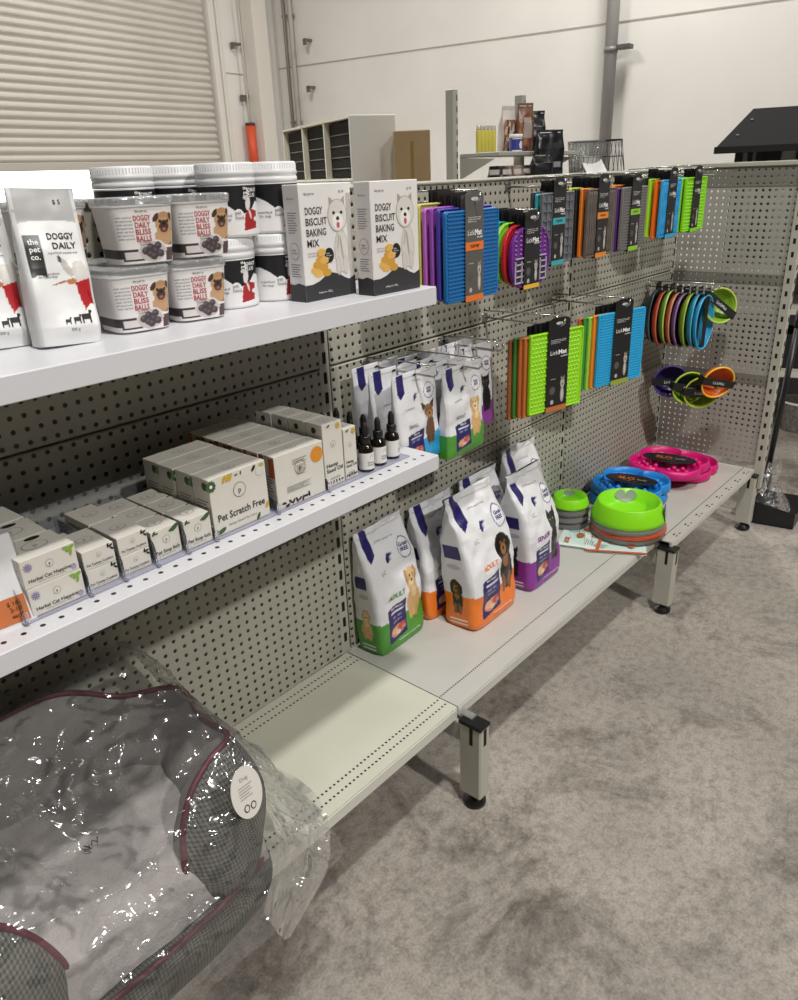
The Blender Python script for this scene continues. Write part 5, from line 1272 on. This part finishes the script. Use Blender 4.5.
# ================================================================== scoop beside the end panel
t = thing('litter_scoop', 'black long handled dustpan in clear plastic standing on the floor by the end panel', 'dustpan', (2.17, -.455, 0), R(3))
PAN = mat('pan_black', '17181b', .35)
m = MB(); A_ = [(0, 0), (.02, -.175), (.44, -.165), (.42, .02)]
m.prism([(.0, .0), (.42, .02), (.44, -.165), (.02, -.175)], (0, 0, .002), (1, 0, 0), (0, 1, 0), (0, 0, .004), PAN)
def wall(p, q, h0, h1):
    d = Vector((q[0]-p[0], q[1]-p[1], 0)); d.normalize(); n = Vector((-d.y, d.x, 0))*.004
    m.add([Vector((*p, .003)), Vector((*q, .003)), Vector((*q, h1)), Vector((*p, h0)), Vector((*p, .003))+n, Vector((*q, .003))+n, Vector((*q, h1))+n, Vector((*p, h0))+n], [(0, 1, 2, 3), (7, 6, 5, 4), (3, 2, 6, 7), (0, 3, 7, 4), (1, 5, 6, 2)], PAN)
wall((0, 0), (.42, .02), .11, .10); wall((.02, -.175), (0, 0), .075, .11); wall((.02, -.175), (.2, -.172), .075, .02); m.build('pan', t)
m = MB(); m.tube([(.17, .0, .09), (.18, .0, .15)], .017, PAN, 14); m.tube([(.18, 0, .14), (.20, -.01, .50), (.215, -.02, .87)], .0125, PAN, 14); m.tube([(.215, -.02, .86), (.218, -.021, .93)], .016, PAN, 14)
m.build('handle', t)
m = MB(); m.tube([(.178, 0, .148), (.180, .0, .18)], .0165, mat('collar_metal', 'b9bcc0', .25, metal=.8), 14); m.build('collar', t)
m = MB(); G_ = []
for i in range(25):
    a = 2*math.pi*i/24; row_ = []
    for j in range(20):
        q = j/19; r = .03+.075*max(0, 1-q*1.7)**1.2; p = Vector((.17+r*math.cos(a)*1.6, -.03+r*math.sin(a)*.9, .012+q*.24)); p += Vector((math.cos(a), math.sin(a), 0))*.012*nz(p, 30); row_.append(p)
    G_.append(row_)
sheet(m, G_, film_mat('wrap', 'fafafa', .97, .12, .6, 40, milk=.04)); m.build('plastic_wrap', t)

# ================================================================== behind the shelving
def at(x, y, z=0): return Vector((x, y, z))
# display cabinet with three dark bays
t = thing('display_cabinet', 'white cabinet with three dark open bays, behind the jars and mix boxes', 'cabinet', (3.78, 3.53, 0), R(65.4))
CAB = mat('cabinet_cream', 'd9d4c2', .55); W_ = 1.87; D_ = .42
m = MB(); m.box(0, -D_, 0, W_, -D_+.02, 2.0, CAB); m.box(0, -D_, 1.98, W_, 0, 2.0, CAB); m.box(-.02, -D_, 0, 0.0, .0, 2.0, mat('cabinet_side', 'cfcdc6', .55), .004); m.box(W_, -D_, 0, W_+.02, 0, 2.0, CAB, .004)
for z in (0, .5, 1.0, 1.40, 1.5): m.box(0, -D_, z, W_, 0, z+.02, CAB)
for k in (1, 2): m.box(k*W_/3-.012, -D_, 0, k*W_/3+.012, 0, 2.0, CAB)
bo = m.build('cabinet_body', t)
for k in range(3):
    a = k*W_/3+.02
    m = MB(); m.box(a, -.06, 1.525, a+W_/3-.04, -.05, 1.965, mat('smoked', '2b2924', .85, spec=.1))  # dark panel set near the front of each bay
    for j in range(4): m.tube([(a, -.045, 1.6+.09*j), (a+W_/3-.04, -.045, 1.6+.09*j)], .004, M('77746a', .4), 6)
    m.build('dark_panel', t)
    m = MB(); m.box(a-.006, -.015, 1.42, a+W_/3-.034, -.002, 1.495, mat('drawer_white', 'e2ddc8', .5), .003); d_ = m.build('drawer', t)
    m = MB(); m.poly([(0, 0), (.3, 0), (.3, .03), (0, .03)], (a+.42, -.0018, 1.445), (-1, 0, 0), UZ, M('8c8a7e', .5), .0005); m.build('drawer_label', d_)
# carton
t = thing('cardboard_carton', 'tall brown cardboard carton standing beside the white cabinet', 'carton', (3.98, 3.02, 0), R(-50))
m = MB(); m.box(-.15, 0, 0, .15, .3, 1.86, mat('cardboard', '9c8560', .8, noise_amt=.06, noise_scale=5), .006); m.build('carton', t)
m = MB(); m.box(-.014, -.0008, 1.1, .014, -.0002, 1.78, M('86703f', .35)); m.build('tape', t)
# second run of shelving
t = thing('rear_shelving', 'grey slotted shelving behind the main run, holding treats and wire baskets', 'shelving', (2.03, 1.12, 0))
ST2 = mat('rear_steel', 'a9a79d', .45)
for i, x in enumerate((0, .61, 1.3)):
    m = MB(); m.box(x-.012, -.0, 0, x+.024, .05, 1.90 if i < 2 else 1.5, ST2, .003); z = .1
    while z < 1.86 - (.42 if i == 2 else 0): m.box(x+.012, -.0006, z, x+.02, .0006, z+.026, DARK); z += .05
    m.build('post', t)
def rshelf(x0, x1, y0, z):
    m = MB(); m.box(x0, y0, z-.02, x1, -.003, z, ST2, .003); s = m.build('shelf', t)
    for x in (x0+.004, x1-.008): m = MB(); m.prism([(-.003, 0), (y0+.03, -.01), (-.003, -.10)], (x, 0, z-.02), (0, 1, 0), (0, 0, 1), (.004, 0, 0), ST2); m.build('bracket', s)
rshelf(.03, .80, -.24, 1.618); rshelf(.03, 1.30, -.42, 1.50); rshelf(.03, 1.3, -.3, 1.0); rshelf(.03, 1.3, -.34, .4)
SX, SY = 2.03, 1.12
def tube_toy(x, label):
    t = thing('treat_tube', label, 'tube', (x, 1.03, 1.618), group='pale yellow tubes on the rear shelf')
    m = MB(); m.lathe([(.013, 0), (.0145, .004), (.0145, .095), (.013, .10)], mat('yellow_gel', 'cfc25a', .25), 16); m.build('tube', t); m = MB(); m.lathe([(.0125, .10), (.0125, .118), (.010, .122)], film_mat('cap_clear', 'ffffff', .8, .1, milk=.4, base='e8e6d8'), 16); m.build('cap', t)
for i in range(5): tube_toy(2.10+.031*i, 'pale yellow treat tube on the rear shelf, %s from the left' % ('first', 'second', 'third', 'fourth', 'fifth')[i])
t = thing('supplement_tub', 'small white tub with blue label on the rear shelf', 'tub', (2.315, .955, 1.618))
m = MB(); L = Loft(lambda v: (.032, .032, v*.062), 2, 80, 30); L.mesh(m, PRL, [('r', 0, .12, 1, .9, '3a3f92'), ('e', .5, .5, .2, .3, 0, 'e8e8f0')], 'eceaea', side_base='3a3f92'); m.build('tub_body', t); m = MB(); m.lathe([(.034, .062), (.034, .078), (.031, .08)], WHITE, 32); m.build('lid', t)
def snack(loc, rz, w, h, base, spots, label, rx=0):
    t = thing('snack_bag', label, 'bag', loc, R(rz), 'snack bags on the rear shelf', R(rx)); L = Loft(lambda v: (w/2*(1-.04*math.sin(v*9)), interp(v, [(0, .02), (.15, .03), (.6, .024), (.9, .004), (1, .002)])[0], v*h), 5, 60, 50, wob=lambda x, y, z: .006*nz((x, y, z+w), 20))
    m = MB(); L.mesh(m, print_mat('snack_print', .3), spots, base, side_base=base); m.build('bag_body', t)
    m = MB(); m.add([L.front(a, b, .001) for a, b in ((.1, .93), (.9, .93), (.9, .95), (.1, .95))], [(0, 1, 2, 3)], M('c8c8c8', .3)); m.build('seal', t)
r_ = random.Random(5)
ch = [('e', r_.uniform(.1, .9), r_.uniform(.08, .8), .14, .07, r_.uniform(0, 90), c_) for c_ in ('8a5a44', '5a3a2e', 'a87858', '6b4636')*7]
snack((2.375, 1.055, 1.618), -20, .085, .215, 'c9beb6', ch+[('r', .1, .72, .9, .9, 'd9d2cc')], 'brown and clear snack bag leaning left on the rear shelf', 6)
snack((2.435, .985, 1.618), -30, .09, .225, '7a5a48', ch+[('r', .35, .3, .8, .7, 'a89a90')], 'brown snack bag standing tall in the middle of the rear shelf', 3)
snack((2.51, .955, 1.618), -35, .085, .19, '16171a', [('e', .5, .5, .3, .1, 0, '3a3a3e'), ('r', .3, .2, .7, .3, '77777b')], 'black snack bag standing on the rear shelf by the post')
for i, (x, c_, lab) in enumerate(((2.10, '1c1c20', 'black pack lying on the lower rear shelf, leftmost'), (2.18, '6b5240', 'brown pack lying on the lower rear shelf, second'), (2.26, '8a7a6c', 'tan pack lying on the lower rear shelf, third'), (2.34, '3a2c26', 'dark brown pack lying on the lower rear shelf, fourth'), (2.46, 'b9b4ae', 'grey pack lying on the lower rear shelf under the black bag'))):
    t = thing('treat_pack', lab, 'pack', (x, .92, 1.50), R(10+20*i), 'packs lying on the lower rear shelf'); L = Loft(lambda v: (.038*(1-.2*v), .05*(1-.3*v), v*.055), 3, 32, 12, wob=lambda a, b, c: .006*nz((a+i, b, c), 30)); m = MB(); L.mesh(m, print_mat('snack_print'), [('r', .2, .3, .8, .7, 'c0b8b0')], c_); m.build('pack_body', t)
snack((2.38, .80, 1.50), -30, .15, .21, '141518', [('e', .5, .45, .3, .12, 20, '2c2d31'), ('r', .55, .2, .85, .3, '88888c')], 'large black glossy bag beside the wire baskets')
snack((2.27, .775, 1.50), -25, .11, .10, '191a1d', [('e', .5, .45, .3, .12, -20, '2c2d31')], 'small black glossy bag left of the larger black bag')
def basket(x, y, r0, r1, h, mt, label, film=True):
    t = thing('wire_basket', label, 'basket', (x, y, 1.50), group='round wire baskets on the rear shelf'); m = MB()
    for z_, r in ((0.004, r0), (h, r1), (h*.5, (r0+r1)/2)): m.tube([(r*math.cos(a), r*math.sin(a), z_) for a in [2*math.pi*k/32 for k in range(32)]], .004 if z_ != h*.5 else .002, mt, 6, closed=True)
    for k in range(22):
        a = 2*math.pi*k/22; b_ = a+.25; m.tube([(r0*math.cos(a), r0*math.sin(a), .004), (r1*math.cos(b_), r1*math.sin(b_), h)], .0017, mt, 5)
    m.build('wire_frame', t)
    if film:
        m = MB(); m.lathe([(r0*.96, .004), (r1*.97, h*.98)], film_mat('basket_liner', 'd8dad8', .8, .2, .4, 40, milk=.35, base='9a9a98'), 32, capt=False); m.build('liner', t)
basket(3.0, .93, .085, .10, .165, M('77777a', .4), 'grey wire basket with a pale liner, left one', True)
basket(3.16, .88, .105, .082, .17, M('141416', .4), 'black wire basket narrowing to the top, right one', False)
t = thing('paper_sheet', 'white sheet of paper sticking up by the wire baskets', 'paper', (2.88, .83, 1.503), R(-40), rx=R(-55)); m = MB(); m.box(-.02, 0, 0, .10, .0012, .15, M('e6e4e0', .6)); m.build('sheet', t)

# black roofed hutch
t = thing('pet_hutch', 'pet hutch with black gable roof and barred window beyond the end panel', 'hutch', (3.36, .225, 0), R(-72.5))
RF = mat('roof_black', '2b2b2c', .9, spec=.1); PO = M('1a1a1c', .5); LW = 1.25; DP = .62; HW = mat('hutch_white', 'd9d9d9', .6); GW_ = mat('hutch_grey', '9a9ca0', .5)
m = MB(); rv = []
for dz in (0, -.022):
    rv += [(-.10, -.10, 1.600+dz), (LW+.12, -.10, 1.600+dz), (LW+.0, DP/2, 1.80+dz), (.06, DP/2, 1.80+dz), (-.10, DP+.1, 1.600+dz), (LW+.12, DP+.1, 1.600+dz)]
m.add(rv, [(0, 1, 2, 3), (3, 2, 5, 4), (0, 3, 4), (1, 5, 2), (6, 9, 8, 7), (9, 10, 11, 8), (6, 10, 9), (7, 8, 11), (0, 6, 7, 1), (4, 5, 11, 10), (0, 4, 10, 6), (1, 7, 11, 5)], RF)
m.box(-.105, -.108, 1.572, LW+.125, -.095, 1.606, RF, .002)
for x, z_ in ((.0, .12), (.35, .12), (.06, .28), (.5, .28)): m.lathe([(.008, 0), (.008, .004)], M('c9c9c9', .4), 10, (x, -.10+z_*1.0, 1.602+z_*.49))
m.build('roof', t)
for x, y in ((0, 0), (LW-.04, 0), (0, DP-.04), (LW-.04, DP-.04), (.30, 0)): m = MB(); m.box(x, y, 0, x+.04, y+.04, 1.63, PO if x < .5 else HW, .002); m.build('post', t)
m = MB(); m.box(.04, .016, 1.0, .30, .022, 1.60, GW_)
for k in range(3): m.box(.09+.07*k, .006, 1.0, .064+.042*k, .016, 1.60, PO)
m.build('barred_window', t)
m = MB(); m.box(.34, .012, .98, LW-.04, .022, 1.60, HW)
for k in range(7): m.box(.34, .009, 1.06+.08*k, LW-.04, .012, 1.064+.08*k, M('9a9a9c', .5))
m.build('plank_wall', t)
for z_, n_ in ((.95, 'middle_shelf'), (.72, 'plank'), (.36, 'low_shelf')): m = MB(); m.box(0, 0, z_, LW, DP, z_+.03, M('c9c4b8', .6), .003); m.build(n_, t)
m = MB(); m.box(.0, DP-.03, .0, LW, DP-.02, 1.6, M('8a8c90', .6)); m.build('back_wall', t)
c5, s5 = math.cos(R(-72.5)), math.sin(R(-72.5))
def hp(x, y, z): return (3.36+x*c5-y*s5, .225+x*s5+y*c5, z)
t = thing('storage_crate', 'dark crate on the low shelf of the black roofed hutch', 'crate', hp(.34, .26, .39), R(-72.5)); m = MB()
m.box(-.2, -.15, 0, .2, .15, .012, PO)
for a in ((-.2, -.15, .2, -.14), (-.2, .14, .2, .15), (-.2, -.15, -.19, .15), (.19, -.15, .2, .15)): m.box(a[0], a[1], 0, a[2], a[3], .2, PO, .002)
m.build('crate_body', t); m = MB(); m.box(-.06, -.152, .13, .06, -.149, .16, M('55565a', .5)); m.build('grip', t)
for i, (x, c_, lab) in enumerate(((.25, '8a5a34', 'brown wicker basket on the floor under the hutch'), (.55, 'd6d4cf', 'white wicker basket on the floor under the hutch, right of the brown one'))):
    t = thing('wicker_basket', lab, 'basket', hp(x, .18, .0)); m = MB(); m.lathe([(.09, 0), (.12, .18), (.125, .18), (.115, .17), (.085, .01)], mat('wicker_%d' % i, c_, .7, noise_amt=.5, noise_scale=60, bump=1, bump_scale=90), 28); m.build('basket_body', t)
    m = MB(); m.tube([(.122*math.cos(a), .122*math.sin(a), .182) for a in [2*math.pi*k/28 for k in range(28)]], .008, M(c_, .7), 8, closed=True); m.build('rim', t)
